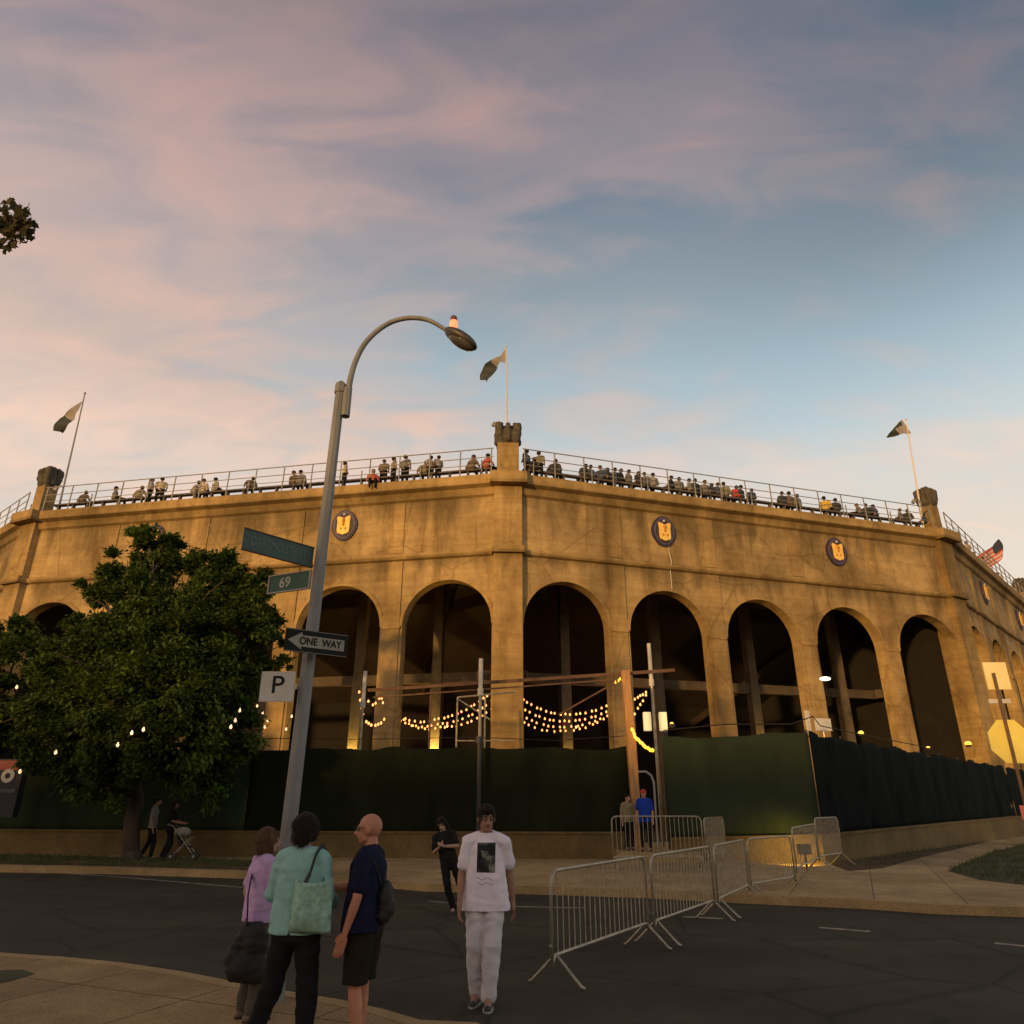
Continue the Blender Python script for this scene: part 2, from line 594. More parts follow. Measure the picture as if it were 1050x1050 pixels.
# ================================================================ SETTING
def ground_mat(name, col, kind):
    m_ = bpy.data.materials.new(name)
    m_.use_nodes = True
    t = m_.node_tree
    b = t.nodes['Principled BSDF']
    b.inputs['Roughness'].default_value = 0.85
    b.inputs['Specular IOR Level'].default_value = 0.3
    p = wnode_pos(t)
    big = tnoise(t, p, 0.35, 5, 0.6, 0.4)
    mid = tnoise(t, p, 2.2, 6, 0.65)
    fine = tnoise(t, p, 60, 3, 0.7)
    c = nramp(t, big, [(0.32, tuple(x * 0.72 for x in col)), (0.68, tuple(x * 1.25 for x in col))])
    c = nmix(t, 1.0, c, nramp(t, mid, [(0.3, (0.78, 0.77, 0.75)), (0.7, (1.12, 1.12, 1.12))]), 'MULTIPLY')
    c = nmix(t, 0.9, c, nramp(t, fine, [(0.34, (0.55, 0.55, 0.55)), (0.66, (1.5, 1.5, 1.45))]), 'MULTIPLY')
    h = fine
    if kind == 'concrete':
        g = t.nodes.new('ShaderNodeTexBrick')
        g.offset = 0.0
        g.inputs['Scale'].default_value = 1.0
        g.inputs['Mortar Size'].default_value = 0.012
        g.inputs['Brick Width'].default_value = 1.5
        g.inputs['Row Height'].default_value = 1.5
        g.inputs['Color1'].default_value = (1, 1, 1, 1)
        g.inputs['Color2'].default_value = (0.84, 0.82, 0.80, 1)
        g.inputs['Mortar'].default_value = (0.35, 0.33, 0.30, 1)
        mp_ = t.nodes.new('ShaderNodeMapping')
        mp_.inputs['Rotation'].default_value = (0, 0, R(24))
        t.links.new(p, mp_.inputs[0])
        t.links.new(mp_.outputs[0], g.inputs['Vector'])
        c = nmix(t, 1.0, c, g.outputs['Color'], 'MULTIPLY')
        # dark gum spots and stains
        sp = tnoise(t, p, 4.5, 2, 0.4)
        c = nmix(t, 0.6, c, nramp(t, sp, [(0.25, (0.45, 0.42, 0.4)), (0.34, (1, 1, 1))]), 'MULTIPLY')
    if kind == 'asphalt':
        ob_ = tnoise(t, p, 1.1, 4, 0.7, 0.6)
        c = nmix(t, 0.8, c, nramp(t, ob_, [(0.28, (0.45, 0.45, 0.46)), (0.42, (1, 1, 1))]), 'MULTIPLY')
        v = t.nodes.new('ShaderNodeTexVoronoi')
        v.feature = 'DISTANCE_TO_EDGE'
        v.inputs['Scale'].default_value = 0.34
        wv = nmix(t, 0.12, p, tnoise(t, p, 1.5, 5))
        t.links.new(wv, v.inputs['Vector'])
        cr = nramp(t, v.outputs['Distance'], [(0.0, (0.35, 0.35, 0.35)), (0.014, (1, 1, 1))])
        c = nmix(t, 0.85, c, cr, 'MULTIPLY')
        # wheel-worn and oil-dark tracks along the street
        tr = tnoise(t, wnode_pos(t, (0.12, 0.5, 1)), 1.0, 3)
        c = nmix(t, 0.6, c, nramp(t, tr, [(0.35, (0.60, 0.59, 0.57)), (0.65, (1.35, 1.32, 1.26))]), 'MULTIPLY')
    t.links.new(c, b.inputs['Base Color'])
    bp = t.nodes.new('ShaderNodeBump')
    bp.inputs['Strength'].default_value = 0.35
    bp.inputs['Distance'].default_value = 0.01
    t.links.new(h, bp.inputs['Height'])
    t.links.new(bp.outputs[0], b.inputs['Normal'])
    MATS[name] = m_
    return m_


M_ROAD = ground_mat('asphalt', (0.044, 0.040, 0.027), 'asphalt')
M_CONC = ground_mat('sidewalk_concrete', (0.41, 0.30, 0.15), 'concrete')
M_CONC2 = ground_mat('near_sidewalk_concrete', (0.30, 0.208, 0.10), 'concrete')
M_KERB = ground_mat('kerb_stone', (0.35, 0.25, 0.12), 'plain')
M_DIRT = ground_mat('bare_dirt', (0.10, 0.062, 0.03), 'plain')
M_EARTH = ground_mat('earth', (0.09, 0.07, 0.045), 'plain')
M_WALL = ground_mat('low_wall_concrete', (0.165, 0.115, 0.045), 'plain')
M_PAINT = mat('worn_road_paint', (0.24, 0.21, 0.15), 0.8, 0.55, 5, col2=(0.30, 0.26, 0.19))
M_GRASS = mat('grass_blades', (0.06, 0.075, 0.02), 0.9, 0.5, 2)

g = MB()
g.quad((-900, -600, -0.02), (900, -600, -0.02), (900, 1400, -0.02), (-900, 1400, -0.02))
tag(g.build('ground', M_EARTH), kind='structure')

g = MB()
g.poly([(-60, 60, 0.0), (-60, -20, 0.0), (60, -20, 0.0), (60, 60, 0.0)])
tag(g.build('road', M_ROAD), kind='structure')


def slab(name, pts, z0, z1, m_):
    b = MB()
    b.poly([(p[0], p[1], z1) for p in pts])
    n = len(pts)
    for i in range(n):
        a, c = pts[i], pts[(i + 1) % n]
        b.quad((a[0], a[1], z0), (c[0], c[1], z0), (c[0], c[1], z1), (a[0], a[1], z1))
    o = b.build(name, m_)
    tag(o, kind='structure')
    return o


# far kerb line, from survey of the photo
far_k = [Vector((-58, 45)), Vector((-34, 32.6))] + [atz(x, y, 0.15).to_2d() for x, y in
         ((0, 888), (120, 890), (250, 894), (350, 899), (440, 906), (560, 909), (660, 912), (760, 917), (880, 922), (960, 927), (1050, 930))] + \
        [Vector((13.5, 15.4)), Vector((20, 17.5)), Vector((58, 50))]
back = [Vector((58, 75)), Vector((-58, 75))]
slab('far_sidewalk', far_k + back, -0.01, 0.15, M_CONC)


def kerb(name, line, w, z):
    b = MB()
    ps = [Vector(p) for p in line]
    nrm = []
    for i in range(len(ps)):
        d = (ps[min(i + 1, len(ps) - 1)] - ps[max(i - 1, 0)]).normalized()
        nrm.append(Vector((-d.y, d.x)))
    for i in range(len(ps) - 1):
        a, c = ps[i] - nrm[i] * w * 0.5, ps[i + 1] - nrm[i + 1] * w * 0.5
        a2, c2 = ps[i] + nrm[i] * w * 0.5, ps[i + 1] + nrm[i + 1] * w * 0.5
        b.hexa([(a.x, a.y, -0.01), (c.x, c.y, -0.01), (c2.x, c2.y, -0.01), (a2.x, a2.y, -0.01), (a.x, a.y, z), (c.x, c.y, z), (c2.x, c2.y, z), (a2.x, a2.y, z)])
    o = b.build(name, M_KERB)
    tag(o, kind='structure')


kerb('far_kerb', far_k, 0.16, 0.156)

near_k = [atz(x, y, 0.13).to_2d() for x, y in ((-60, 972), (0, 979), (60, 983), (120, 989), (180, 998), (235, 1009), (290, 1019), (340, 1027), (385, 1037), (425, 1049))] + \
         [Vector((-0.35, 7.1)), Vector((0.25, 6.3)), Vector((0.8, 5.2)), Vector((1.2, 3.8)), Vector((1.4, 2.0)), Vector((1.5, -8))]
near_k = [Vector((-40, 27.5))] + near_k
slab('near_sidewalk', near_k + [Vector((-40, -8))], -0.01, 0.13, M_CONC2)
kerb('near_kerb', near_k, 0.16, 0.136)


def sheet(name, pts, z, m_, kind='structure'):
    b = MB()
    b.poly([(p[0], p[1], z) for p in pts])
    o = b.build(name, m_)
    tag(o, kind=kind)
    return o


def pz(lst, z):
    return [atz(x, y, z).to_2d() for x, y in lst]


# dirt verge between far kerb and walkway
sheet('verge', pz([(-40, 885), (0, 886), (120, 888), (250, 892), (330, 896), (330, 886), (250, 882), (120, 879), (0, 876), (-40, 875)], 0.157), 0.157, M_DIRT)
sheet('planting_bed', pz([(852, 886), (870, 893), (905, 890), (945, 879), (1000, 866), (1060, 851), (1060, 847), (852, 884)], 0.157), 0.157, M_DIRT)
lawn_pts = pz([(972, 893), (990, 884), (1020, 873), (1060, 863), (1120, 860), (1150, 900), (1090, 908), (1050, 907), (1005, 902)], 0.157)
sheet('lawn', lawn_pts, 0.157, mat('lawn_soil', (0.045, 0.05, 0.015), 0.95, 0.4, 3))
sheet('near_lawn', pz([(-40, 996), (22, 994), (36, 998), (10, 1006), (-40, 1012)], 0.134), 0.134, MATS['lawn_soil'])

# grass blades
def grass(name, label, poly, z, dens, h, seed):
    rnd = random.Random(seed)
    xs = [p[0] for p in poly]
    ys = [p[1] for p in poly]
    area = (max(xs) - min(xs)) * (max(ys) - min(ys))
    b = MB()

    def inside(x, y):
        c = False
        n = len(poly)
        j = n - 1
        for i in range(n):
            if (poly[i][1] > y) != (poly[j][1] > y) and x < (poly[j][0] - poly[i][0]) * (y - poly[i][1]) / (poly[j][1] - poly[i][1]) + poly[i][0]:
                c = not c
            j = i
        return c
    for _ in range(min(30000, int(area * dens))):
        x, y = rnd.uniform(min(xs), max(xs)), rnd.uniform(min(ys), max(ys))
        if not inside(x, y) or noise.noise(Vector((x * 0.9, y * 0.9, 0))) < -0.25:
            continue
        a = rnd.uniform(0, 2 * PI)
        hh = h * rnd.uniform(0.5, 1.4)
        w = 0.012
        dx, dy = math.cos(a) * w, math.sin(a) * w
        lx, ly = rnd.uniform(-.5, .5) * hh, rnd.uniform(-.5, .5) * hh
        b.poly([(x - dx, y - dy, z), (x + dx, y + dy, z), (x + lx, y + ly, z + hh)])
    o = b.build(name, M_GRASS)
    tag(o, label, 'grass', kind='stuff')


grass('grass', 'dark green grass patch inside the concrete path at the right edge', lawn_pts, 0.157, 500, 0.10, 3)
grass('verge_grass', 'sparse dry grass on the dirt strip below the right fence', pz([(852, 886), (870, 893), (905, 890), (945, 879), (1000, 866), (1060, 851), (1060, 847), (852, 884)], 0.157), 0.157, 160, 0.12, 5)
grass('verge_weeds', 'thin weeds on the dirt verge beside the far kerb', pz([(-40, 885), (0, 886), (120, 888), (250, 892), (330, 896), (330, 886), (250, 882), (120, 879), (0, 876), (-40, 875)], 0.157), 0.157, 160, 0.09, 8)

# worn road markings (4 mm above the asphalt)
g = MB()
for (a, b_, w) in (((-30, 889), (0, 891), 0.10), ((0, 891), (120, 899), 0.10), ((120, 899), (250, 910), 0.10), ((250, 910), (340, 917), 0.10), ((440, 924), (500, 929), 0.10), ((500, 929), (600, 931), 0.10)):
    p, q = atz(*a, 0.006), atz(*b_, 0.006)
    n_ = Vector((-(q - p).y, (q - p).x, 0)).normalized() * w / 2
    g.quad(p - n_, q - n_, q + n_, p + n_)
for (a, b_, w) in (((840, 951), (892, 955), 0.14), ((995, 929), (1028, 932), 0.2), ((1020, 967), (1060, 971), 0.14), ((700, 940), (742, 942), 0.14)):
    p, q = atz(*a, 0.006), atz(*b_, 0.006)
    n_ = Vector((-(q - p).y, (q - p).x, 0)).normalized() * w / 2
    g.quad(p - n_, q - n_, q + n_, p + n_)
tag(g.build('road_markings', M_PAINT), kind='structure')
# ================================================================ STADIUM
stad = thing('stadium', 'large old concrete stadium with tall round arches and railed rim', 'stadium', (0, 33, 0))
SO = Vector((0, 33, 0))
ZL = 17.0            # top of ledge
ZS = 13.0            # string course
ARC = 2.19
SPR = 9.55
CEN = [2.95, 8.43, 13.91, 19.39, 24.87]
C0 = Vector((-0.2, 33.0, 0))
LEN = 27.6


def dirv(deg):
    return Vector((math.cos(R(deg)), math.sin(R(deg)), 0))


CR = C0 + dirv(17.6) * LEN
CL = C0 + dirv(168.9) * LEN
CR2 = CR + dirv(46.4) * LEN
CL2 = CL + dirv(140.2) * LEN
CR3 = CR2 + dirv(75) * LEN
# facet: origin, direction along the wall (s grows), outward normal
FACETS = [('right', C0, dirv(17.6)), ('left', C0, dirv(168.9)), ('far_right', CR, dirv(46.4)), ('far_left', CL, dirv(140.2)), ('end_right', CR2, dirv(75))]


def frame(o, d):
    n = Vector((d.y, -d.x, 0))
    if n.y > 0.0 and n.dot(o) > 0:
        n = -n
    if n.dot(Vector((0, 60, 0)) - o) > 0:
        n = -n
    return n


def P(o, d, n, s, off, z):
    return o + d * s + n * off + Vector((0, 0, z)) - SO


INNER = {'left': [4.86, 9.3, 14.7, 20.2, 25.6], 'right': [4.83, 10.41, 16.6, 22.9]}
for name, o, d in FACETS:
    n = frame(o, d)
    q = lambda s, off, z: P(o, d, n, s, off, z)
    # wall with arched openings
    b = MB()
    TH = 0.6
    zt = ZL - 0.55
    edges = [0.0]
    for c in CEN:
        edges += [c - ARC, c + ARC]
    edges.append(LEN)
    for off in (0.0, -TH):
        for i in range(0, len(edges), 2):
            b.quad(q(edges[i], off, 0), q(edges[i + 1], off, 0), q(edges[i + 1], off, zt), q(edges[i], off, zt))
        for c in CEN:
            K = 28
            for k in range(K):
                a0, a1 = PI - PI * k / K, PI - PI * (k + 1) / K
                s0, s1 = c + ARC * math.cos(a0), c + ARC * math.cos(a1)
                z0, z1 = SPR + ARC * math.sin(a0), SPR + ARC * math.sin(a1)
                b.quad(q(s0, off, z0), q(s1, off, z1), q(s1, off, zt), q(s0, off, zt))
    for c in CEN:
        b.quad(q(c - ARC, 0, 0), q(c - ARC, -TH, 0), q(c - ARC, -TH, SPR), q(c - ARC, 0, SPR))
        b.quad(q(c + ARC, 0, 0), q(c + ARC, -TH, 0), q(c + ARC, -TH, SPR), q(c + ARC, 0, SPR))
        K = 28
        for k in range(K):
            a0, a1 = PI - PI * k / K, PI - PI * (k + 1) / K
            s0, s1 = c + ARC * math.cos(a0), c + ARC * math.cos(a1)
            z0, z1 = SPR + ARC * math.sin(a0), SPR + ARC * math.sin(a1)
            b.quad(q(s0, 0, z0), q(s1, 0, z1), q(s1, -TH, z1), q(s0, -TH, z0))
    b.quad(q(0, 0, zt), q(LEN, 0, zt), q(LEN, -TH, zt), q(0, -TH, zt))
    b.build('facade_wall', M_FAC, stad)
    # arch trims
    for c in CEN:
        b = MB()
        K = 28
        r0, r1 = ARC - 0.012, ARC + 0.17
        for k in range(K):
            a0, a1 = PI - PI * k / K, PI - PI * (k + 1) / K
            f = [(r0, 0.0), (r1, 0.0), (r1, 0.055), (r0, 0.055)]
            b.hexa([q(c + f[0][0] * math.cos(a0), 0.002, SPR + r0 * math.sin(a0)), q(c + r1 * math.cos(a0), 0.002, SPR + r1 * math.sin(a0)),
                    q(c + r1 * math.cos(a0), 0.05, SPR + r1 * math.sin(a0)), q(c + r0 * math.cos(a0), 0.07, SPR + r0 * math.sin(a0)),
                    q(c + r0 * math.cos(a1), 0.002, SPR + r0 * math.sin(a1)), q(c + r1 * math.cos(a1), 0.002, SPR + r1 * math.sin(a1)),
                    q(c + r1 * math.cos(a1), 0.05, SPR + r1 * math.sin(a1)), q(c + r0 * math.cos(a1), 0.07, SPR + r0 * math.sin(a1))])
        b.build('arch_trim', M_TRIM, stad)

    def run(nm, prof, m_, s0=0.0, s1=LEN):
        b = MB()
        for i in range(len(prof)):
            p0, p1 = prof[i], prof[(i + 1) % len(prof)]
            # mitred a little at both ends
            m0, m1 = -p0[0] * 0.25, -p1[0] * 0.25
            b.quad(q(s0 + m0, p0[0], p0[1]), q(s1 - m0, p0[0], p0[1]), q(s1 - m1, p1[0], p1[1]), q(s0 + m1, p1[0], p1[1]))
        b.build(nm, m_, stad)
    run('cornice', [(0.003, ZL - 1.05), (0.14, ZL - 0.95), (0.22, ZL - 0.62), (0.46, ZL - 0.50), (0.50, ZL - 0.02), (0.30, ZL), (-1.2, ZL), (-1.2, ZL - 0.56), (0.003, ZL - 0.56)], M_TRIM)
    run('string_course', [(0.003, ZS - 0.16), (0.14, ZS - 0.10), (0.20, ZS + 0.06), (0.10, ZS + 0.20), (0.003, ZS + 0.24)], M_TRIM)
    # shallow pilaster strips over every pier, stopped by the string course
    for k in range(4):
        sm = (CEN[k] + CEN[k + 1]) / 2
        b = MB()
        b.hexa([q(sm - 0.42, 0.002, 0), q(sm + 0.42, 0.002, 0), q(sm + 0.42, 0.07, 0), q(sm - 0.42, 0.07, 0),
                q(sm - 0.42, 0.002, ZS - 0.18), q(sm + 0.42, 0.002, ZS - 0.18), q(sm + 0.42, 0.07, ZS - 0.18), q(sm - 0.42, 0.07, ZS - 0.18)])
        b.hexa([q(sm - 0.47, 0.002, SPR - 0.1), q(sm + 0.47, 0.002, SPR - 0.1), q(sm + 0.47, 0.12, SPR - 0.1), q(sm - 0.47, 0.12, SPR - 0.1),
                q(sm - 0.47, 0.002, SPR + 0.1), q(sm + 0.47, 0.002, SPR + 0.1), q(sm + 0.47, 0.10, SPR + 0.1), q(sm - 0.47, 0.10, SPR + 0.1)])
        b.hexa([q(sm - 0.38, 0.002, ZS + 0.25), q(sm + 0.38, 0.002, ZS + 0.25), q(sm + 0.38, 0.05, ZS + 0.25), q(sm - 0.38, 0.05, ZS + 0.25),
                q(sm - 0.38, 0.002, ZL - 1.06), q(sm + 0.38, 0.002, ZL - 1.06), q(sm + 0.38, 0.05, ZL - 1.06), q(sm - 0.38, 0.05, ZL - 1.06)])
        b.build('pilaster', M_TRIM, stad)
    # emblems above the second and fourth arch
    for c in (CEN[1], CEN[3]):
        ce = q(c + 0.1, 0.0, 14.95)
        Mx = Matrix((d, Vector((0, 0, 1)), n)).transposed()   # local x along wall, y up, z outward
        b = MB()
        K = 24

        def oval(rx, ry, z0, z1, mi):
            lo = [ce + Mx @ Vector((rx * math.cos(2 * PI * j / K) * (1 + 0.04 * math.cos(8 * PI * j / K)), ry * math.sin(2 * PI * j / K), z0)) for j in range(K)]
            hi = [ce + Mx @ Vector((rx * math.cos(2 * PI * j / K) * (1 + 0.04 * math.cos(8 * PI * j / K)), ry * math.sin(2 * PI * j / K), z1)) for j in range(K)]
            b.poly(hi, mi)
            for j in range(K):
                b.quad(lo[j], lo[(j + 1) % K], hi[(j + 1) % K], hi[j], mi)
        oval(0.68, 0.84, 0.003, 0.10, 0)
        oval(0.57, 0.74, 0.10, 0.14, 1)
        oval(0.49, 0.67, 0.14, 0.17, 0)
        em = b.build('emblem', [mat('emblem_dark_blue', (0.035, 0.022, 0.055), 0.6, 0.3, 6), mat('emblem_rim', (0.12, 0.09, 0.13), 0.6, 0.3, 6)], stad)
        b = MB()
        sh = [(-0.36, 0.40), (-0.30, 0.47), (-0.16, 0.42), (-0.05, 0.36), (0.05, 0.36), (0.16, 0.42), (0.30, 0.47), (0.36, 0.40), (0.33, 0.1), (0.34, -0.25), (0.31, -0.44), (0.16, -0.50), (0, -0.55), (-0.16, -0.50), (-0.31, -0.44), (-0.34, -0.25), (-0.33, 0.1)]
        hi = [ce + Mx @ Vector((x, y, 0.21)) for x, y in sh]
        lo = [ce + Mx @ Vector((x, y, 0.171)) for x, y in sh]
        b.poly(hi)
        for j in range(len(sh)):
            b.quad(lo[j], lo[(j + 1) % len(sh)], hi[(j + 1) % len(sh)], hi[j])
        b.build('gold_shield', mat('shield_gold', (0.92, 0.52, 0.06), 0.45, 0.12, 5, col2=(1.0, 0.62, 0.12)), em)
        b = MB()
        for (x, y, r_) in ((0, 0.22, 0.10), (0, 0.02, 0.07), (-0.12, -0.22, 0.05), (0.12, -0.22, 0.05)):
            b.sphere(ce + Mx @ Vector((x, y, 0.215)), r_, 8, (1, 1, 1.5))
        b.build('shield_device', mat('shield_ochre', (0.55, 0.25, 0.03), 0.6, 0.1, 5), em)
        b = MB()
        b.sphere(ce + Mx @ Vector((0, 0.55, 0.19)), 0.07, 10)
        b.build('crest_ball', M_SIGNW, em)
    # structure seen inside the arches: rear columns, beam, sloping seat deck
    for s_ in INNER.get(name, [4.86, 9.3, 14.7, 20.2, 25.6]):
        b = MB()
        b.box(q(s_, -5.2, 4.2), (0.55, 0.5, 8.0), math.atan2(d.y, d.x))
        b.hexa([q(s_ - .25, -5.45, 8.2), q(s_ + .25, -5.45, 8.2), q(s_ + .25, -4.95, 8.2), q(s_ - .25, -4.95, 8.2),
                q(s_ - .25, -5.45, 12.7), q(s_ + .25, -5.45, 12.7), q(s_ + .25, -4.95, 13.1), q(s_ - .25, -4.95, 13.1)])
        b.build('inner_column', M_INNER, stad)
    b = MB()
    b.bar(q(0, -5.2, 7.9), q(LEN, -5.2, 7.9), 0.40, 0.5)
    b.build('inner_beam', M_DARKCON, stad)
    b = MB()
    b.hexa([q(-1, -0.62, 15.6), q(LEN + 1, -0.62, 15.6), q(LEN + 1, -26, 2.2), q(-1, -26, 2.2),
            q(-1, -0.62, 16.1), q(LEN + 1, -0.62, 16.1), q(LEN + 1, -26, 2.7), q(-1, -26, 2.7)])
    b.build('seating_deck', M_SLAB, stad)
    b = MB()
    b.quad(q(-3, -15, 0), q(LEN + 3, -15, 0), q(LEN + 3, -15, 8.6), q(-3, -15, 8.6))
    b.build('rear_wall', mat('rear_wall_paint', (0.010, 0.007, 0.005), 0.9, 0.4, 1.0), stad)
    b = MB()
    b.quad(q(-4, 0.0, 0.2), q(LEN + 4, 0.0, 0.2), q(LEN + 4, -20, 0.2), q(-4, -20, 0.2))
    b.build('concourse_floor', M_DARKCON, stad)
    # railing on the rim
    b = MB()
    np_ = 16
    for k in range(np_ + 1):
        s = 0.8 + k * (LEN - 1.6) / np_
        b.tube([q(s, 0.30, ZL - 0.02), q(s, 0.27, ZL + 1.50)], 0.036, 5)
        if k % 2 == 0 and k < np_:
            b.tube([q(s + 0.6, -0.1, ZL - 0.02), q(s + 0.6, -0.1, ZL + 1.05)], 0.034, 5)
    for z, r_ in ((1.50, 0.030), (1.02, 0.024), (0.62, 0.020)):
        b.tube([q(0.7, 0.28, ZL + z), q(LEN * .5, 0.28, ZL + z), q(LEN - 0.7, 0.28, ZL + z)], r_, 5)
    b.build('railing', M_RAIL, stad)
    b = MB()
    b.box(q(LEN / 2, -0.35, ZL + 0.62), (LEN - 1.8, 0.26, 0.10), math.atan2(d.y, d.x))
    for k in range(27):
        s = 1.2 + k * (LEN - 2.4) / 26
        b.box(q(s, -0.35, ZL + 0.29), (0.09, 0.2, 0.6), math.atan2(d.y, d.x))
    b.build('bench', M_BENCH, stad)

# dark partition walls added inward from corner piers to close bright sky gaps
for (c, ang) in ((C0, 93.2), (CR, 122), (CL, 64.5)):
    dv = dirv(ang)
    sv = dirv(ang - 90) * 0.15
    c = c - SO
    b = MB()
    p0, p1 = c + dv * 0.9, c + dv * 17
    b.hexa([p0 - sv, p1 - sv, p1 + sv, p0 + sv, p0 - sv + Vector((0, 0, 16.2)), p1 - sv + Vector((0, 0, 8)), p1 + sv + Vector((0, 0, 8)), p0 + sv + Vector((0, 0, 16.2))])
    b.build('gap_partition', MATS['rear_wall_paint'], stad)

# conduit line under the first emblem of the right wall
n = frame(C0, dirv(17.6))
b = MB()
b.tube([P(C0, dirv(17.6), n, 8.75, 0.03, 14.1), P(C0, dirv(17.6), n, 8.75, 0.24, 13.2), P(C0, dirv(17.6), n, 8.75, 0.04, 12.9), P(C0, dirv(17.6), n, 8.75, 0.04, 11.85)], 0.022, 5)
b.build('conduit', M_SIGNW, stad)

# corner piers with carved finials
for (c, ang) in ((C0, 93.2), (CR, 122), (CL, 64.5), (CR2, 150), (CL2, 30)):
    c = c - SO
    a = R(ang) - PI / 2
    kf = 1.0 if ang == 93.2 else 0.72
    inward = Vector((-math.sin(a), math.cos(a), 0))
    b = MB()
    b.box(c + inward * 0.45 + Vector((0, 0, (ZL - 0.6) / 2)), (1.38, 1.30, ZL - 0.6), a)
    b.box(c + inward * 0.42 + Vector((0, 0, ZS + 0.04)), (1.58, 1.66, 0.36), a)
    b.box(c + inward * 0.30 + Vector((0, 0, ZL - 0.30)), (1.85, 1.95, 0.60), a)
    b.box(c + inward * 0.35 + Vector((0, 0, ZL + 0.9)), (1.08 * kf, 1.08 * kf, 1.8), a)
    b.box(c + inward * 0.35 + Vector((0, 0, ZL + 0.10)), (1.20 * kf, 1.20 * kf, 0.22), a)
    pier = b.build('corner_pier', M_TRIM, stad, bevel=0.02)
    f0 = c + inward * 0.35 + Vector((0, 0, ZL + 1.8))
    Mz = Matrix.Rotation(a, 3, 'Z')
    ez = (0, 0, a)
    ps = [('e', f0 + Vector((0, 0, 0.45)), (0.60, 0.60, 0.62), ez), ('e', f0 + Vector((0, 0, 0.12)), (0.54, 0.54, 0.25), ez)]
    for sx in (-1, 1):
        for sy in (-1, 1):
            w = lambda x, y, z: f0 + Mz @ Vector((sx * x, sy * y, z))
            # scrolled eagle-like horn rising from every corner and curling outwards
            ps += [('c', w(.36, .36, 0.0), w(.44, .44, .5), .17, .22), ('c', w(.46, .46, .5), w(.50, .50, .95), .22, .20), ('c', w(.50, .50, .95), w(.33, .33, 1.16), .19, .10)]
    for (dx, dy) in ((0, -0.55), (0.55, 0), (0, 0.55), (-0.55, 0)):
        w = lambda z, k=1: f0 + Mz @ Vector((dx * k, dy * k, z))
        ps += [('c', w(0.2), w(0.75, 1.0), .15, .11), ('c', w(0.75, .9), w(1.16, .55), .12, .12)]
    ps.append(('e', f0 + Vector((0, 0, 1.18)), (0.17, 0.17, 0.16)))
    if kf < 1:
        sc3 = lambda p: f0 + Vector(((p - f0).x * kf, (p - f0).y * kf, (p - f0).z * 1.05))
        ps = [('c', sc3(p[1]), sc3(p[2]), p[3] * 0.85, p[4] * 0.85) if p[0] == 'c' else ('e', sc3(p[1]), (p[2][0] * kf, p[2][1] * kf, p[2][2])) for p in ps]
    fin_ = blob('finial', ps, 0.05, M_FIN, pier, 1, wrinkle=(0.03, 5))

# ================================================================ LOW WALLS, SCREENED FENCES
WL = [Vector((-30, 29.4)), Vector((-16.8, 27.25)), Vector((-8, 25.9)), Vector((-3.1, 25.4)), Vector((3.95, 25.1))]
WM = [Vector((5.0, 24.95)), Vector((9.15, 23.35))]
WR = [Vector((9.15, 23.35)), Vector((26.8, 41.1)), Vector((42, 57))]


def low_wall(label, line, h0, h1):
    b = MB()
    for i in range(len(line) - 1):
        a, c = line[i], line[i + 1]
        d_ = (c - a).normalized()
        n_ = Vector((-d_.y, d_.x)) * 0.32
        b.hexa([(a.x, a.y, 0.1), (c.x, c.y, 0.1), (c.x + n_.x, c.y + n_.y, 0.1), (a.x + n_.x, a.y + n_.y, 0.1),
                (a.x, a.y, h0), (c.x, c.y, h1), (c.x + n_.x, c.y + n_.y, h1), (a.x + n_.x, a.y + n_.y, h0)])
        b.hexa([(a.x - n_.x * .12, a.y - n_.y * .12, h0 + .003), (c.x - n_.x * .12, c.y - n_.y * .12, h1 + .003), (c.x + n_.x * 1.1, c.y + n_.y * 1.1, h1 + .003), (a.x + n_.x * 1.1, a.y + n_.y * 1.1, h0 + .003),
                (a.x - n_.x * .12, a.y - n_.y * .12, h0 + .07), (c.x - n_.x * .12, c.y - n_.y * .12, h1 + .07), (c.x + n_.x * 1.1, c.y + n_.y * 1.1, h1 + .07), (a.x + n_.x * 1.1, a.y + n_.y * 1.1, h0 + .07)])
    o = b.build('low_wall', M_WALL)
    tag(o, label, 'low wall')


low_wall('long low yellowish concrete wall under the left green fence behind the far sidewalk', WL, 0.86, 0.86)
low_wall('short low concrete wall under the taller green fence panel behind the barricades', WM, 0.70, 0.86)
low_wall('low concrete wall under the dark fence running back to the right', WR, 0.86, 1.05)


def screen_mat(name, col, folds):
    m_ = mat(name, col, 0.9, 0.3, 0.8, 0.25, 3.0, stretch=(1, 1, 0.35), spec=0.06)
    return m_


M_SC1 = screen_mat('dark_green_screen', (0.014, 0.018, 0.0095), 1)
M_SC2 = screen_mat('mid_green_screen', (0.030, 0.042, 0.025), 1)
M_SC3 = screen_mat('blackish_green_screen', (0.005, 0.009, 0.009), 1)
M_SC4 = screen_mat('tarp_green', (0.032, 0.050, 0.028), 1)


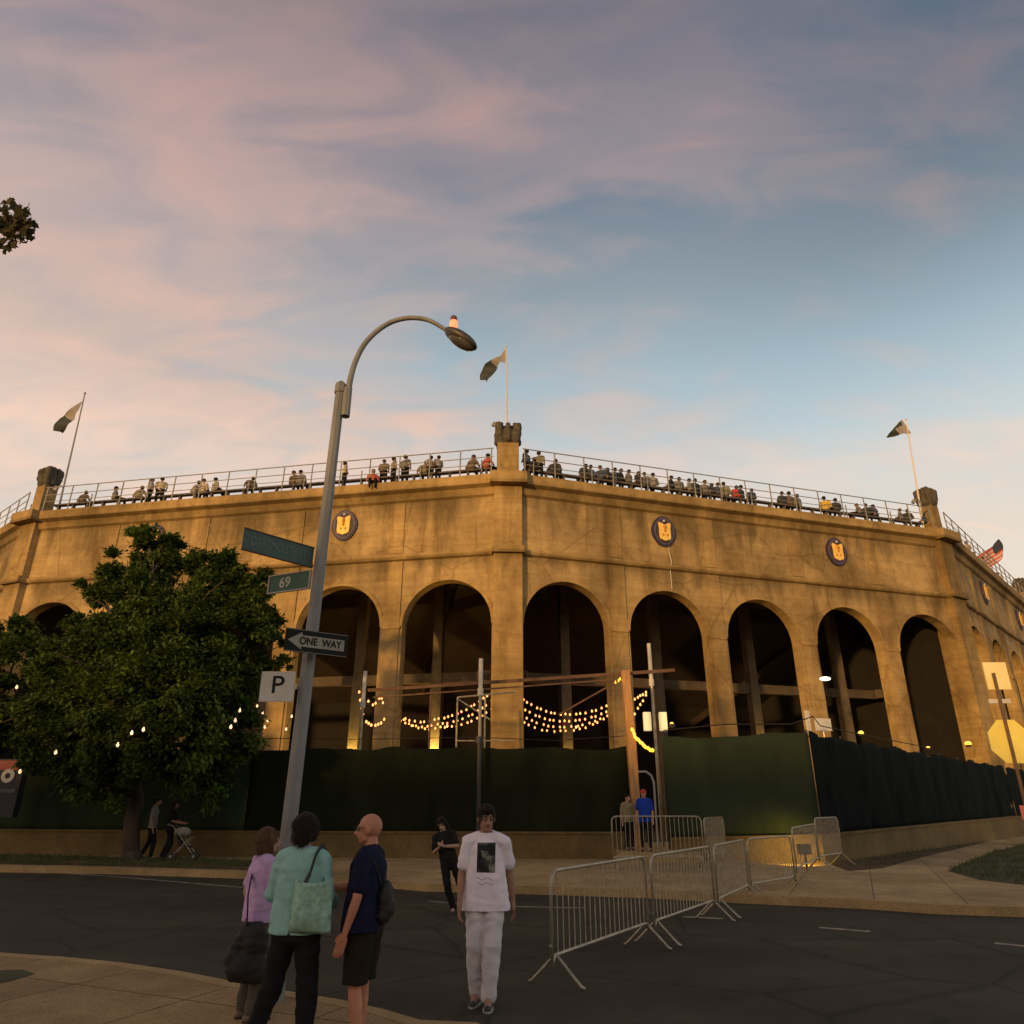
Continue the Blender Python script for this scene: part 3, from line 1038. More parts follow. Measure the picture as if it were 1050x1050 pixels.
def fence(label, a, c, zb0, zb1, zt0, zt1, m_, seed, sag=0.05):
    a, c = Vector((a[0], a[1], 0)), Vector((c[0], c[1], 0))
    d_ = (c - a)
    L = d_.length
    d_ = d_ / L
    n_ = Vector((d_.y, -d_.x, 0))
    root = thing('screened_fence', label, 'fence', a)
    nx, nz = int(L * 5) + 2, 14
    b = MB()
    rows = []
    for i in range(nx + 1):
        t = i / nx
        r_ = []
        for k in range(nz + 1):
            v = k / nz
            s = t * L
            amp = 0.05 * (0.3 + abs(v - .5))
            w = noise.noise(Vector((s * 1.3, v * 2.0, seed))) * 0.13 + noise.noise(Vector((s * 4.5, v * 3.0, seed + 5))) * 0.05 + noise.noise(Vector((s * 9, v * 1.5 + s, seed + 9))) * 0.025
            # pulled tight at the posts
            ph = abs(math.sin(PI * s / 2.6))
            z_ = (zb0 + (zb1 - zb0) * t) * (1 - v) + (zt0 + (zt1 - zt0) * t - sag * ph * ph * (0.6 + noise.noise(Vector((s * .8, seed, 0))))) * v
            z_ += (0.09 * noise.noise(Vector((s * 1.1, seed * 3.1, 0))) + 0.02 * noise.noise(Vector((s * 4, seed, 3)))) * v
            r_.append(d_ * s + n_ * (0.03 + ph * w) + Vector((0, 0, z_)))
        rows.append(r_)
    i0 = len(b.v)
    for r_ in rows:
        b.v += [tuple(p) for p in r_]
    for i in range(nx):
        for k in range(nz):
            q_ = i * (nz + 1) + k
            b.f.append((q_, q_ + nz + 1, q_ + nz + 2, q_ + 1))
            b.mi.append(0)
    sc = b.build('screen_cloth', m_, root, smooth=True)
    so = sc.modifiers.new('t', 'SOLIDIFY')
    so.thickness = 0.006
    npst = max(2, int(L / 2.6) + 1)
    for k in range(npst):
        t = k / (npst - 1)
        b = MB()
        p = d_ * (t * L) - n_ * 0.06
        b.tube([p + Vector((0, 0, 0.1)), p + Vector((0, 0, zt0 + (zt1 - zt0) * t + 0.06))], 0.03, 8)
        b.build('post', M_BLACK, root)
    b = MB()
    b.tube([Vector((0, 0, zt0 - .12)) - n_ * 0.06, d_ * L - n_ * 0.06 + Vector((0, 0, zt1 - .12))], 0.022, 6)
    b.build('rail', M_BLACK, root)
    b = MB()
    b.tube([Vector((0, 0, zb0 + .12)) - n_ * 0.06, d_ * L - n_ * 0.06 + Vector((0, 0, zb1 + .12))], 0.022, 6)
    b.build('rail', M_BLACK, root)
    return root


fence('dark fence screen on the low wall, left of the lamp post behind the trees', (-29, 29.6), (-9.0, 26.35), 0.93, 0.93, 3.5, 3.5, M_SC4, 1)
fence('blackish green fence screen between the big tree and the thin black mast', (-8.95, 26.3), (-1.1, 25.5), 0.93, 0.80, 3.52, 3.50, M_SC1, 2)
fence('brownish green fence screen between the black mast and the orange timber post', (-1.05, 25.5), (3.9, 25.35), 0.80, 0.80, 3.50, 3.50, M_SC1, 3)
fence('taller lighter green fence panel right of the gate opening', (5.0, 25.2), (9.25, 23.6), 0.75, 0.90, 3.80, 3.86, M_SC2, 4, 0.02)
fence('near-black fence screen running back along the right side of the stadium', (9.3, 23.65), (41.8, 57), 0.93, 1.15, 3.86, 3.3, M_SC3, 5, 0.12)
# loose cable strung above the left fence
b = MB()
b.tube([Vector((-10, 26.6, 3.9)), Vector((-5, 26.1, 3.82)), Vector((-1.1, 25.7, 3.86)), Vector((1.5, 25.6, 3.74)), Vector((3.9, 25.6, 3.9))], 0.012, 4)
tag(b.build('slack_cable', M_CABLE), 'thin slack cable running just above the left fence top', 'cable')
b = MB()
b.tube([Vector((5.1, 25.3, 4.05)), Vector((7, 24.6, 4.18)), Vector((8.9, 23.9, 4.12)), Vector((9.8, 24.3, 4.4)), Vector((10.2, 24.8, 4.15)), Vector((13.5, 28.1, 4.05)), Vector((17.5, 32, 3.95))], 0.018, 4)
tag(b.build('slack_cable', M_CABLE), 'thin slack cable looping above the corner of the right fence', 'cable')

# gate opening: step, inner rail
tag(slab('gate_step', [(3.2, 23.9), (5.6, 23.6), (5.6, 26.5), (3.2, 26.5)], 0.14, 0.42, M_KERB), kind='structure')
root = thing('gate_rail', 'white curved pipe rail inside the dark gate opening beside the timber post', 'handrail', (4.5, 26.4, 0))
b = MB()
b.tube([(-0.45, 0, 2.75), (0.1, 0, 2.78), (0.28, 0, 2.66), (0.36, 0, 2.45), (0.36, 0, 0.4)], 0.035, 8)
b.build('pipe', M_WHITE, root)
b = MB()
b.tube([(-0.45, 0, 2.75), (-0.45, 0, 0.4)], 0.03, 8)
b.build('leg', M_WHITE, root)

# timber post with long beam
root = thing('timber_gantry', 'tall orange-lit timber post carrying a long thin brown beam over the fence', 'gantry', (4.0, 25.0, 0))
b = MB()
b.bar((0.0, 0, 0.14), (-0.10, 0.1, 6.0), 0.28, 0.28)
b.build('post', M_WOOD, root, bevel=0.015)
b = MB()
b.bar((-9.2, 1.6, 5.55), (1.6, 0.1, 6.02), 0.08, 0.11)
b.build('beam', M_BEAM, root)
b = MB()
b.bar((-9.0, 1.6, 5.3), (-0.2, 0.3, 5.75), 0.05, 0.05)
b.bar((-2.4, 0.7, 4.6), (-0.3, 0.25, 5.7), 0.05, 0.05)
b.build('brace', M_BEAM, root)
for s_, t_ in ((-6.9, 0.0),):
    b = MB()
    b.tube([(-6.9, 1.5, 0.2), (-6.9, 1.4, 5.6)], 0.04, 6)
    b.build('far_post', M_BEAM, root)

# pipe canopy frame behind the fence
root = thing('pipe_frame', 'slim pale pipe frame standing behind the fence beside the lit column', 'pipe frame', (-2.1, 28.5, 0))
b = MB()
b.tube([(0, 0, 0.2), (0, 0, 5.55)], 0.035, 6)
b.build('leg', M_GALV, root)
b = MB()
b.tube([(1.0, 1.8, 0.2), (1.0, 1.8, 5.8)], 0.035, 6)
b.build('leg', M_GALV, root)
b = MB()
b.tube([(0, 0, 5.55), (2.2, 0, 5.75)], 0.035, 6)
b.tube([(0, 0, 5.5), (1.3, 0, 4.7)], 0.028, 6)
b.tube([(0, 0, 3.95), (2.2, 0, 3.95)], 0.028, 6)
b.build('top_rail', M_GALV, root)


# masts
def mast(label, x, y, ztop, zsleeve, low_black):
    root = thing('mast', label, 'mast', (x, y, 0.1))
    b = MB()
    b.tube([(0, 0, 0), (0, 0, zsleeve)], 0.055, 8)
    b.build('pole', M_GALV if not low_black else mat('mast_grey', (0.26, 0.23, 0.2), 0.6, 0.2, 5), root)
    if low_black:
        b = MB()
        b.tube([(0, -0.02, 0.0), (0, -0.02, 3.6)], 0.085, 8)
        b.tube([(0, -0.02, 3.5), (0, -0.02, 3.72)], 0.14, 8)
        b.build('black_sleeve', M_BLACK, root)
    b = MB()
    b.tube([(0, 0, zsleeve), (0, 0, ztop)], 0.075, 8)
    b.tube([(0, 0, zsleeve - 0.25), (0, 0, zsleeve)], 0.10, 8)
    b.build('cap', M_SIGNW, root)
    return root


mast('thin pale mast behind the fence just right of the lamp post', -5.55, 27.6, 6.3, 5.2, False)
mast('thin mast with black lower half standing in front of the fence', -1.07, 25.0, 6.3, 5.3, True)
mk = mast('thin pale mast with two lit boxes near the timber post', 5.25, 27.6, 7.35, 6.0, False)
for dx in (-0.28, 0.30):
    b = MB()
    b.box((dx, -0.12, 4.45), (0.27, 0.22, 0.66))
    bx_ = b.build('lit_box', mat('box_panel_glow', (0.8, 0.72, 0.5), 0.5, 0.05, 3, emit=(1.0, 0.78, 0.40), estr=0.38), mk, bevel=0.02)  # emission stands in for light falling on the pale boxes
    b = MB()
    b.bar((dx * 0.2, 0, 4.75), (dx, -0.1, 4.75), 0.04)
    b.build('bracket', M_BLACK, mk)


# ================================================================ STRING LIGHTS
def strand(label, pts, nb, m_=None, r_=0.048, sag=None):
    pts = [Vector(p) for p in pts]
    # sample the polyline
    out = []
    tot = sum((pts[i + 1] - pts[i]).length for i in range(len(pts) - 1))
    o0 = pts[0].copy()
    root = thing('string_lights', label, 'string lights', o0, group=None)
    dense = []
    for i in range(len(pts) - 1):
        a, c = pts[i], pts[i + 1]
        L = (c - a).length
        sg = sag if sag is not None else L * 0.10
        for k in range(13 if i == len(pts) - 2 else 12):
            t = k / 12
            dense.append(a.lerp(c, t) - Vector((0, 0, sg * 4 * t * (1 - t))))
    b = MB()
    b.tube([p - o0 for p in dense], 0.010, 4)
    b.build('cable', M_CABLE, root)
    acc = [0]
    for i in range(len(dense) - 1):
        acc.append(acc[-1] + (dense[i + 1] - dense[i]).length)
    first = None
    for k in range(nb):
        s = acc[-1] * (k + 0.5 + 0.14 * math.sin(k * 2.3 + nb)) / nb
        j = max(i for i in range(len(acc)) if acc[i] <= s)
        j = min(j, len(dense) - 2)
        t = (s - acc[j]) / max(acc[j + 1] - acc[j], 1e-6)
        p = dense[j].lerp(dense[j + 1], t) - o0 - Vector((0, 0, 0.07)) + Vector((0.012 * math.sin(k * 5.1 + o0.x), 0, 0.014 * math.sin(k * 3.7 + o0.z)))
        if first is None:
            b = MB()
            b.sphere((0, 0, 0), r_, 8, (1, 1, 1.2))
            b.tube([(0, 0, r_), (0, 0, 0.07)], 0.018, 5)
            first = b.build('bulb', m_ or M_BULB, root, smooth=True, loc=p)
        else:
            c = first.copy()
            COL.objects.link(c)
            c.parent = root
            c.location = p
    return root


def wz(x, y, Y_):
    return atY(x, y, Y_)


strand('short steep string of bulbs near the pale mast right of the lamp post', [wz(368, 705, 30), wz(373, 735, 29.5)], 4, sag=0.0)
strand('hanging string of bulbs sagging from the pale mast to the stadium pier', [wz(374, 736, 29.5), wz(395, 735, 31)], 7, sag=0.25)
strand('little zigzag of bulbs left of the second pier', [wz(376, 716, 33), wz(384, 722, 33), wz(390, 712, 33), wz(394, 722, 33)], 6, sag=0.0)
strand('upper string of bulbs in the arch left of the central pier', [wz(404, 728, 35), wz(446, 736, 36), wz(506, 706, 34.6)], 22, sag=0.28)
strand('middle string of bulbs in the arch left of the central pier', [wz(404, 733, 36), wz(448, 741, 37), wz(506, 716, 36)], 20, sag=0.28)
strand('lowest string of bulbs in the arch left of the central pier', [wz(412, 735, 37.5), wz(452, 744, 38), wz(506, 724, 37.5)], 18, sag=0.28)
strand('uppermost string of bulbs in the arch right of the central pier', [wz(534, 714, 35), wz(580, 731, 36), wz(634, 716, 35)], 20, sag=0.2)
strand('second string of bulbs in the arch right of the central pier', [wz(532, 722, 36), wz(578, 738, 37), wz(634, 722, 36)], 20, sag=0.2)
strand('third string of bulbs in the arch right of the central pier', [wz(532, 730, 37), wz(578, 744, 38), wz(630, 728, 37.5)], 17, sag=0.2)
strand('lowest string of bulbs in the arch right of the central pier', [wz(534, 737, 38), wz(574, 748, 38.5), wz(622, 734, 38)], 14, sag=0.2)
strand('string of bulbs in the arch just right of the timber post', [wz(650, 716, 34), wz(663, 708, 34)], 5, sag=0.0)
strand('second string of bulbs just right of the timber post', [wz(650, 732, 34), wz(663, 710, 34)], 5, sag=0.0)
strand('bright yellow string of bulbs drooping from the timber post', [wz(648, 744, 24.9), wz(652, 754, 24.7), wz(670, 768, 24.8)], 14, M_YLAMP, 0.05, sag=0.06)
strand('small cluster of warm bulbs on top of the timber post', [wz(630, 698, 25.2), wz(636, 694, 25.0), wz(646, 696, 25.1)], 6, M_YLAMP, 0.03, sag=0.03)
strand('string of white bulbs climbing the post left of the lamp post', [wz(262, 719, 28), wz(275, 738, 28), wz(269, 749, 28)], 4, M_BULBW, 0.04, sag=0.0)
strand('string of white bulbs crossing behind the lamp post', [wz(292, 750, 28), wz(303, 724, 28), wz(322, 722, 28)], 4, M_BULBW, 0.04, sag=0.0)
strand('scattered white bulbs showing through the lower leaves of the big tree', [wz(112, 763, 20.4), wz(147, 734, 19.9), wz(152, 741, 20.2)], 3, M_BULBW, 0.04, sag=0.2)
strand('two small white bulbs low in the left part of the big tree', [wz(54, 774, 21.4), wz(60, 766, 21.6)], 1, M_BULBW, 0.045, sag=0.0)
strand('single white bulb in the darker left tree', [wz(14, 696, 23.4), wz(20, 706, 23.6)], 1, M_BULBW, 0.04, sag=0.0)
strand('pair of white bulbs at the right edge of the big tree', [wz(234, 742, 20.2), wz(240, 741, 20.6), wz(247, 722, 21.4)], 3, M_BULBW, 0.04, sag=0.03)
strand('single white bulb above the poster board', [wz(20, 784, 23.4), wz(22, 792, 23.6)], 1, M_BULBW, 0.045, sag=0.0)


# uplights and lamps
def uplight(label, p, energy, col=(1, 0.62, 0.12), spot=None, r_=0.07):
    root = thing('uplight', label, 'uplight', p)
    b = MB()
    b.lathe((0, 0, 0), [(0.10, -0.08), (0.12, 0.0), (0.11, 0.06)], 12)
    b.build('housing', M_BLACK, root)
    b = MB()
    b.sphere((0, 0, 0.07), r_, 10, (1, 1, 0.7))
    b.build('lens', M_YLAMP, root)
    l = bpy.data.lights.new('uplight_lamp', 'POINT')
    l.energy = energy
    l.color = col
    l.shadow_soft_size = 0.06
    lo = bpy.data.objects.new('lamp', l)
    COL.objects.link(lo)
    lo.parent = root
    lo.location = (0, -0.05, 0.25)


# rear columns lit yellow from their feet
def colpos(facet, s):
    nm, o, d = FACETS[facet]
    n = frame(o, d)
    return o + d * s + n * (-4.55)


for f_, s_, z_, e_, lb in ((1, 4.86, 3.6, 420, 'yellow uplight at the foot of the rear column left of the central pier'),
                          (1, 9.3, 3.6, 260, 'yellow uplight at the foot of the rear column near the lamp post'),
                          (0, 4.83, 3.6, 50, 'dim uplight at the foot of the rear column right of the central pier'),
                          (0, 16.6, 3.9, 150, 'yellow uplight in the arch above the taller green fence panel')):
    p = colpos(f_, s_)
    uplight(lb, (p.x, p.y - 0.1, z_), e_)
for px_, py_, Y_, r_, lb in ((883, 753, 38, 0.14, 'round warm lamp glowing above the dark right fence'), (952, 768, 41, 0.10, 'tiny white lamp low in the last arch of the right wall'),
                             (993, 764, 36, 0.15, 'warm lamp at the foot of the right corner pier'), (689, 744, 27, 0.07, 'small warm lamp beside the two lit boxes')):
    p = atY(px_, py_, Y_)
    uplight(lb, p, 2.0 if r_ > 0.1 else 0.8, (1, 0.7, 0.3), r_=r_)
root = thing('wall_lamp', 'small bright wall lamp on the pier between third and fourth right arch', 'lamp', atY(846, 696, 36.6))
b = MB()
b.sphere((0, 0, 0), 0.17, 10, (1.6, 1, 0.55))
b.build('lamp_glass', mat('cool_lamp_glass', (0.9, 0.85, 0.7), 0.4, 0, 5, emit=(1.0, 0.86, 0.6), estr=5.0), root, smooth=True)
b = MB()
b.box((0.25, 0.25, 0.05), (0.2, 0.5, 0.12))
b.build('housing', M_BLACK, root)
# added lamps that stand in for the string bulbs' warm glow in the concourse
for (x, y, z_, e_, lb) in ((-3.5, 40.5, 5.6, 130, 'first arch left of'), (3.5, 41.0, 5.6, 110, 'first arch right of'), (-8.5, 40.5, 5.4, 50, 'second arch left of'), (8.5, 43, 6, 16, 'second arch right of')):
    root = thing('bulb_glow_lamp', 'added warm lamp standing in for bulb glow deep inside the %s the central pier' % lb, 'lamp', (x, y, z_), group='added bulb-glow lamps in the concourse')
    b = MB()
    b.sphere((0, 0, 0), 0.06, 8)
    b.build('globe', M_BULB, root)
    b = MB()
    b.tube([(0, 0, 0.06), (0, 0, 1.2)], 0.01, 4)
    b.build('cord', M_CABLE, root)
    l = bpy.data.lights.new('bulb_glow_light', 'POINT')
    l.energy = e_
    l.color = (1, 0.36, 0.12)
    l.shadow_soft_size = 0.2
    lo = bpy.data.objects.new('lamp', l)
    COL.objects.link(lo)
    lo.parent = root
    lo.location = (0, 0, -0.2)
# yellow lamp low behind the barricades
root = thing('ground_floodlight', 'low yellow floodlight glowing behind the barricade legs near the wall', 'floodlight', (8.05, 21.9, 0.16))
b = MB()
b.box((0, 0, 0.45), (0.34, 0.14, 0.26))
b.tube([(0, 0, 0), (0, 0, 0.36)], 0.03, 6)
b.build('housing', M_BLACK, root)
b = MB()
b.box((0, 0.075, 0.45), (0.29, 0.012, 0.21))
b.build('glass', M_YLAMP, root)
l = bpy.data.lights.new('floodlight_beam', 'SPOT')
l.energy = 190
l.color = (1, 0.60, 0.08)
l.spot_size = R(100)
l.spot_blend = 0.9
l.shadow_soft_size = 0.1
lo = bpy.data.objects.new('lamp', l)
COL.objects.link(lo)
lo.parent = root
lo.location = (0, 0.12, 0.48)
lo.rotation_euler = (R(74), 0, R(-8))

# white banner boards over the right fence
root = thing('white_board', 'white rectangular board and short post above the fence corner', 'board', (10.6, 26.4, 0))
p = atY(844, 743, 26.4) - Vector((10.6, 26.4, 0))
b = MB()
b.box(p, (0.68, 0.05, 0.42), R(20))
b.build('panel', M_WHITE, root)
b = MB()
b.box(p + Vector((-0.52, 0, 0.1)), (0.12, 0.12, 0.75), R(20))
b.build('post', M_WHITE, root)
b = MB()
b.tube([(p.x, p.y + .05, 0.15), (p.x, p.y + .05, p.z)], 0.03, 6)
b.build('stand', M_GALV, root)

# ================================================================ ADDED HOUSES BEHIND THE CAMERA (unseen, placed to shade the street)
def shade_house_row():
    yh = -36.0
    # an added lower house leaves a slot so evening sun reaches the sign post
    k_ = SUN_DIR.x / SUN_DIR.y
    xf, xr = 10.6 + k_ * (yh + 5 - 15.8), 10.6 + k_ * (yh - 5 - 15.8)
    s0, s1 = xr - 1.0, xf + 1.0
    w0 = 19.5
    row = [(s0 - w0 * 2.5, yh, w0, 8.9), (s0 - w0 * 1.5, yh, w0, 9.15), (s0 - w0 * .5, yh, w0, 8.95), ((s0 + s1) / 2, yh, s1 - s0, 6.75), (s1 + w0 * .5, yh, w0, 9.1), (s1 + w0 * 1.5, yh, w0, 8.9), (s1 + w0 * 2.5, yh, w0, 9.1), (s1 + w0 * 3.5, yh, w0, 9.0)]
    first = None
    brick = mat('red_brick', (0.22, 0.10, 0.06), 0.9, 0.3, 2)
    roof = mat('roof_tar', (0.05, 0.045, 0.04), 0.9, 0.3, 2)
    wn = mat('house_window_glass', (0.03, 0.035, 0.04), 0.15, 0.1, 2)
    for (x, y, w, h) in row:
        if first is None:
            r_ = thing('shade_house', 'added brick house, unseen behind the viewer, that shades the street', 'house', (x, y, 0), 0, 'added shade houses behind the viewer')
            b = MB()
            b.box((0, 0, 4.4), (w, 10, 8.8))
            b.build('wall', brick, r_)
            b = MB()
            b.box((0, 0, 8.9), (w + 0.3, 10.4, 0.2))
            b.build('roof', roof, r_)
            for wx in (-6, -2, 2, 6):
                for z in (2.2, 5.8):
                    b = MB()
                    b.box((wx, 5.02, z), (1.2, 0.08, 1.7))
                    b.build('window', wn, r_)
            first = r_
        else:
            r_ = copy_tree(first)
            r_.location = (x, y, 0)
            r_.scale = (w / w0, 1, h / 9.0)
            if w < w0 - 1:
                r_['label'] = 'added lower brick house, unseen, that lets sun through to the sign post'
                del r_['group']


shade_house_row()

# ================================================================ STREET LAMP
LY = 7.9
pb = Vector((-2.26, LY, 0.13))
root = thing('street_lamp', 'tall grey street lamp with curved arm standing behind the two women', 'street lamp', pb)
b = MB()
ptop = atY(349, 402, LY) - pb
pts = [Vector((0, 0, 0)).lerp(ptop, k / 6) for k in range(7)]
b.tube(pts, [0.084 - 0.022 * k / 6 for k in range(7)], 8)
b.tube([Vector((0, 0, 0)), Vector((0, 0, 0.35))], [0.15, 0.13], 8)
b.build('pole', M_POLE, root)
b = MB()
b.tube([ptop + Vector((0, 0, -0.02)), ptop + Vector((0, 0, 0.10)), ptop + Vector((0, 0, 0.15))], [0.075, 0.075, 0.03], 8)
b.tube([ptop + Vector((0.09, 0, -0.35)), ptop + Vector((0.09, 0, 0.05))], 0.058, 8)
b.build('pole_cap', M_POLE, root)
arm_px = [(356, 418), (357, 405), (359, 390), (364, 372), (373, 354), (386, 340), (402, 330), (420, 326), (438, 328), (452, 335), (462, 342)]
# smooth the arm
ap = [atY(x, y, LY) - pb for x, y in arm_px]
sm = []
for i in range(len(ap) - 1):
    p0, p1, p2, p3 = ap[max(i - 1, 0)], ap[i], ap[i + 1], ap[min(i + 2, len(ap) - 1)]
    for k in range(5):
        t = k / 5
        sm.append(0.5 * ((2 * p1) + (-p0 + p2) * t + (2 * p0 - 5 * p1 + 4 * p2 - p3) * t * t + (-p0 + 3 * p1 - 3 * p2 + p3) * t ** 3))
sm.append(ap[-1])
b = MB()
b.tube(sm, [0.042 - 0.015 * k / len(sm) for k in range(len(sm))], 8)
b.build('arm', M_POLE, root, smooth=True)
h0, h1 = atY(456, 338, LY) - pb, atY(489, 357, LY) - pb
hd = (h1 - h0)
hc = (h0 + h1) / 2
ax = hd.normalized()
yy = Vector((0, 1, 0))
zz_ = ax.cross(yy).normalized()
if zz_.z < 0:
    zz_ = -zz_
Mh = Matrix((ax, yy, zz_)).transposed()
b = MB()
b.sphere(hc, 1.0, 20, (hd.length * 0.50, 0.15, 0.085), M=Mh)
hh_ = b.build('lamp_head', M_HEAD, root, smooth=True)
b = MB()
b.sphere(hc + Mh @ Vector((0.03, 0, -0.035)), 1.0, 16, (hd.length * 0.40, 0.12, 0.070), M=Mh)
b.build('lens', mat('smoked_lens', (0.09, 0.08, 0.08), 0.3, 0.2, 4), root, smooth=True)
bc = atY(465, 336, LY) - pb
b = MB()
b.lathe(bc + Vector((0, 0, -0.02)), [(0.035, 0.0), (0.055, 0.05), (0.05, 0.12)], 12)
be = b.build('beacon', M_BEACON, root, smooth=True)
b = MB()
b.lathe(bc + Vector((0, 0, 0.10)), [(0.052, 0.0), (0.04, 0.07), (0.012, 0.09)], 12)
b.build('beacon_cap', mat('beacon_cap_red', (0.16, 0.05, 0.04), 0.5, 0.2, 4), be)

def plate_frame(p_near, p_far):
    """frame for a plate between two world points: x along, z up, y normal towards the camera"""
    x = (p_far - p_near)
    x.z = 0
    x.normalize()
    n = Vector((x.y, -x.x, 0))
    if n.y > 0:
        n = -n
    return x, n


def sign_plate(name, label, cat, pa, pc, height, m_, border=None, thick=0.012, rot=0.0):
    """pa, pc: left and right ends of the plate's middle line as seen; returns (root, matrix mapping text xy to the plate's front)"""
    c = (pa + pc) / 2
    x = (pc - pa)
    L = x.length
    x.normalize()
    n = x.cross(Vector((0, 0, 1)))
    n.normalize()
    if n.dot(Vector((0, 0, CAMZ)) - c) < 0:
        n = -n
    z = n.cross(x)
    if z.z < 0:
        z = -z
    root = thing(name, label, cat, c)
    b = MB()
    Mx = Matrix((x, n, z)).transposed()
    b.box((0, 0, 0), (L, thick, height), M=Mx)
    pl = b.build('plate', m_, root, bevel=0.004)
    M4 = Matrix.Translation(n * (thick / 2 + 0.0015)) @ Matrix((x, z, n)).transposed().to_4x4()
    return root, pl, M4, L, Mx, n


# top street-name sign, points towards the viewer
zt_ = atY(320, 571, LY - 0.05).z
pR = atY(321, 572, LY - 0.02)
pL = atz(249, 552, zt_)
root, pl, M4, L, Mx, n_ = sign_plate('street_name_sign', 'long green street-name sign, highest on the street lamp and seen at a steep angle', 'street sign', pL, pR, 0.235, M_GREEN2)
text_mesh('lettering', 'DARTMOUTH ST', 0.15, M_SIGNF, pl, M4, 0.001, L / 1.45, 0.001)
b = MB()
b.box(Mx @ Vector((0, 0, 0.118)), (L, 0.03, 0.012), M=Mx)
b.box(Mx @ Vector((0, 0, -0.118)), (L, 0.03, 0.012), M=Mx)
b.build('frame', mat('sign_frame_brown', (0.07, 0.045, 0.03), 0.6, 0.2, 5), root)

z2 = atY(318, 594, LY).z
pR = atY(318, 594, LY - 0.03)
pL = atz(276, 600, z2)
root, pl, M4, L, Mx, n_ = sign_plate('street_name_sign', 'short green street sign reading 69 below the long one', 'street sign', pL, pR, 0.20, M_GREEN)
text_mesh('lettering', '69', 0.17, M_SIGNW, pl, M4 @ Matrix.Translation((-L * 0.10, 0.0, 0)), 0.001, L / 0.62, 0.002)
text_mesh('lettering', 'AV', 0.055, mat('sign_pale_green', (0.12, 0.28, 0.18), 0.5, 0.1, 5), pl, M4 @ Matrix.Translation((L * 0.33, 0.045, 0)), 0.001, L / 0.6)
b = MB()
for s_ in (1, -1):
    b.box(Mx @ Vector((0, 0, 0.104 * s_)), (L + 0.02, 0.028, 0.014), M=Mx)
    b.box(Mx @ Vector((s_ * L / 2, 0, 0)), (0.014, 0.028, 0.19), M=Mx)
b.build('frame', mat('sign_frame_pale', (0.42, 0.38, 0.30), 0.5, 0.15, 5), root)

# ONE WAY
z3 = atY(322, 659, LY).z
FR_ = 0.972   # the plate is bolted to the near face of the post
pL = Vector((0, 0, CAMZ)) + (atz(292, 655, z3) - Vector((0, 0, CAMZ))) * FR_
pR = Vector((0, 0, CAMZ)) + (atz(357, 664, z3) - Vector((0, 0, CAMZ))) * FR_
pR.y -= 0.05
off = Vector((0, LY - 0.16 - (pL.lerp(pR, .42)).y, 0))
root, pl, M4, L, Mx, n_ = sign_plate('one_way_sign', 'black and white ONE WAY arrow sign on the street lamp pointing left', 'street sign', pL + off * 0, pR + off * 0, 0.245, M_SIGNB)
h_ = 0.245
b = MB()
w_ = L / 2 - 0.03
b.poly([M4 @ Vector(p) for p in [(-w_, 0, 0), (-w_ + 0.15, -0.092, 0), (-w_ + 0.15, -0.060, 0), (w_ - 0.01, -0.060, 0), (w_ - 0.01, 0.060, 0), (-w_ + 0.15, 0.060, 0), (-w_ + 0.15, 0.092, 0)]])
b.build('arrow', mat('sign_cream', (0.30, 0.28, 0.23), 0.55, 0.15, 6), pl)
text_mesh('lettering', 'ONE  WAY', 0.108, M_SIGNB, pl, M4 @ Matrix.Translation((0.04, 0, 0.002)), 0.001, L / 0.80, 0.003)
b = MB()
for s_ in (1, -1):
    b.box(Mx @ Vector((0, 0.009, 0.115 * s_)), (L - 0.01, 0.004, 0.006), M=Mx)
b.build('border', mat('sign_border_dim', (0.22, 0.21, 0.18), 0.55, 0.15, 6), root)

# P sign
pL = atY(267, 704, LY - 0.15)
pR = atY(302, 704, LY - 0.13)
root, pl, M4, L, Mx, n_ = sign_plate('parking_sign', 'square white parking sign with a black letter P left of the street lamp', 'street sign', pL, pR, 0.315, M_SIGNW)
text_mesh('lettering', 'P', 0.26, M_SIGNB, pl, M4 @ Matrix.Translation((-0.0, 0.01, 0)), 0.001, 1.05, 0.002)
b = MB()
b.box(Vector((0.15, 0.03, 0)), (0.10, 0.03, 0.05))
b.build('bracket', M_GALV, root)

# sign post at the right edge: octagon seen from behind, square plate and bar above it
sp0 = atY(1034, 760, 15.8)
root = thing('traffic_sign_post', 'leaning traffic sign post with octagonal and square plates coloured a warm-lit yellow at the right edge', 'sign post', (sp0.x, 15.8, 0.15))
b = MB()
zc = sp0.z - 0.15
b.tube([(0.0, -0.05, 0), (0.0, -0.05, zc + 1.4)], 0.035, 8)
b.build('post', mat('rusty_post', (0.14, 0.08, 0.045), 0.7, 0.3, 5), root)
b = MB()
M_YP = mat('lit_yellow_plate', (0.95, 0.80, 0.18), 0.55, 0.06, 3)  # warm light on the sign's back is put into this yellow
cc = Vector((0.06, 0.03, zc))
pts8 = [cc + Vector((0.47 * math.cos(PI / 8 + k * PI / 4), 0, 0.47 * math.sin(PI / 8 + k * PI / 4))) for k in range(8)]
b.poly([p + Vector((0, -0.008, 0)) for p in pts8])
b.poly([p + Vector((0, 0.008, 0)) for p in reversed(pts8)])
for k in range(8):
    a_, c_ = pts8[k], pts8[(k + 1) % 8]
    b.quad(a_ + Vector((0, -0.008, 0)), c_ + Vector((0, -0.008, 0)), c_ + Vector((0, 0.008, 0)), a_ + Vector((0, 0.008, 0)))
b.build('octagon_plate', M_YP, root)
p = atY(1022, 693, 15.8) - root.location
b = MB()
b.box(p, (0.50, 0.02, 0.58))
b.build('square_plate', mat('lit_pale_plate', (0.95, 0.82, 0.38), 0.55, 0.06, 3), root)  # same warm light put into the square plate's colour
p = atY(1025, 719, 15.8) - root.location
b = MB()
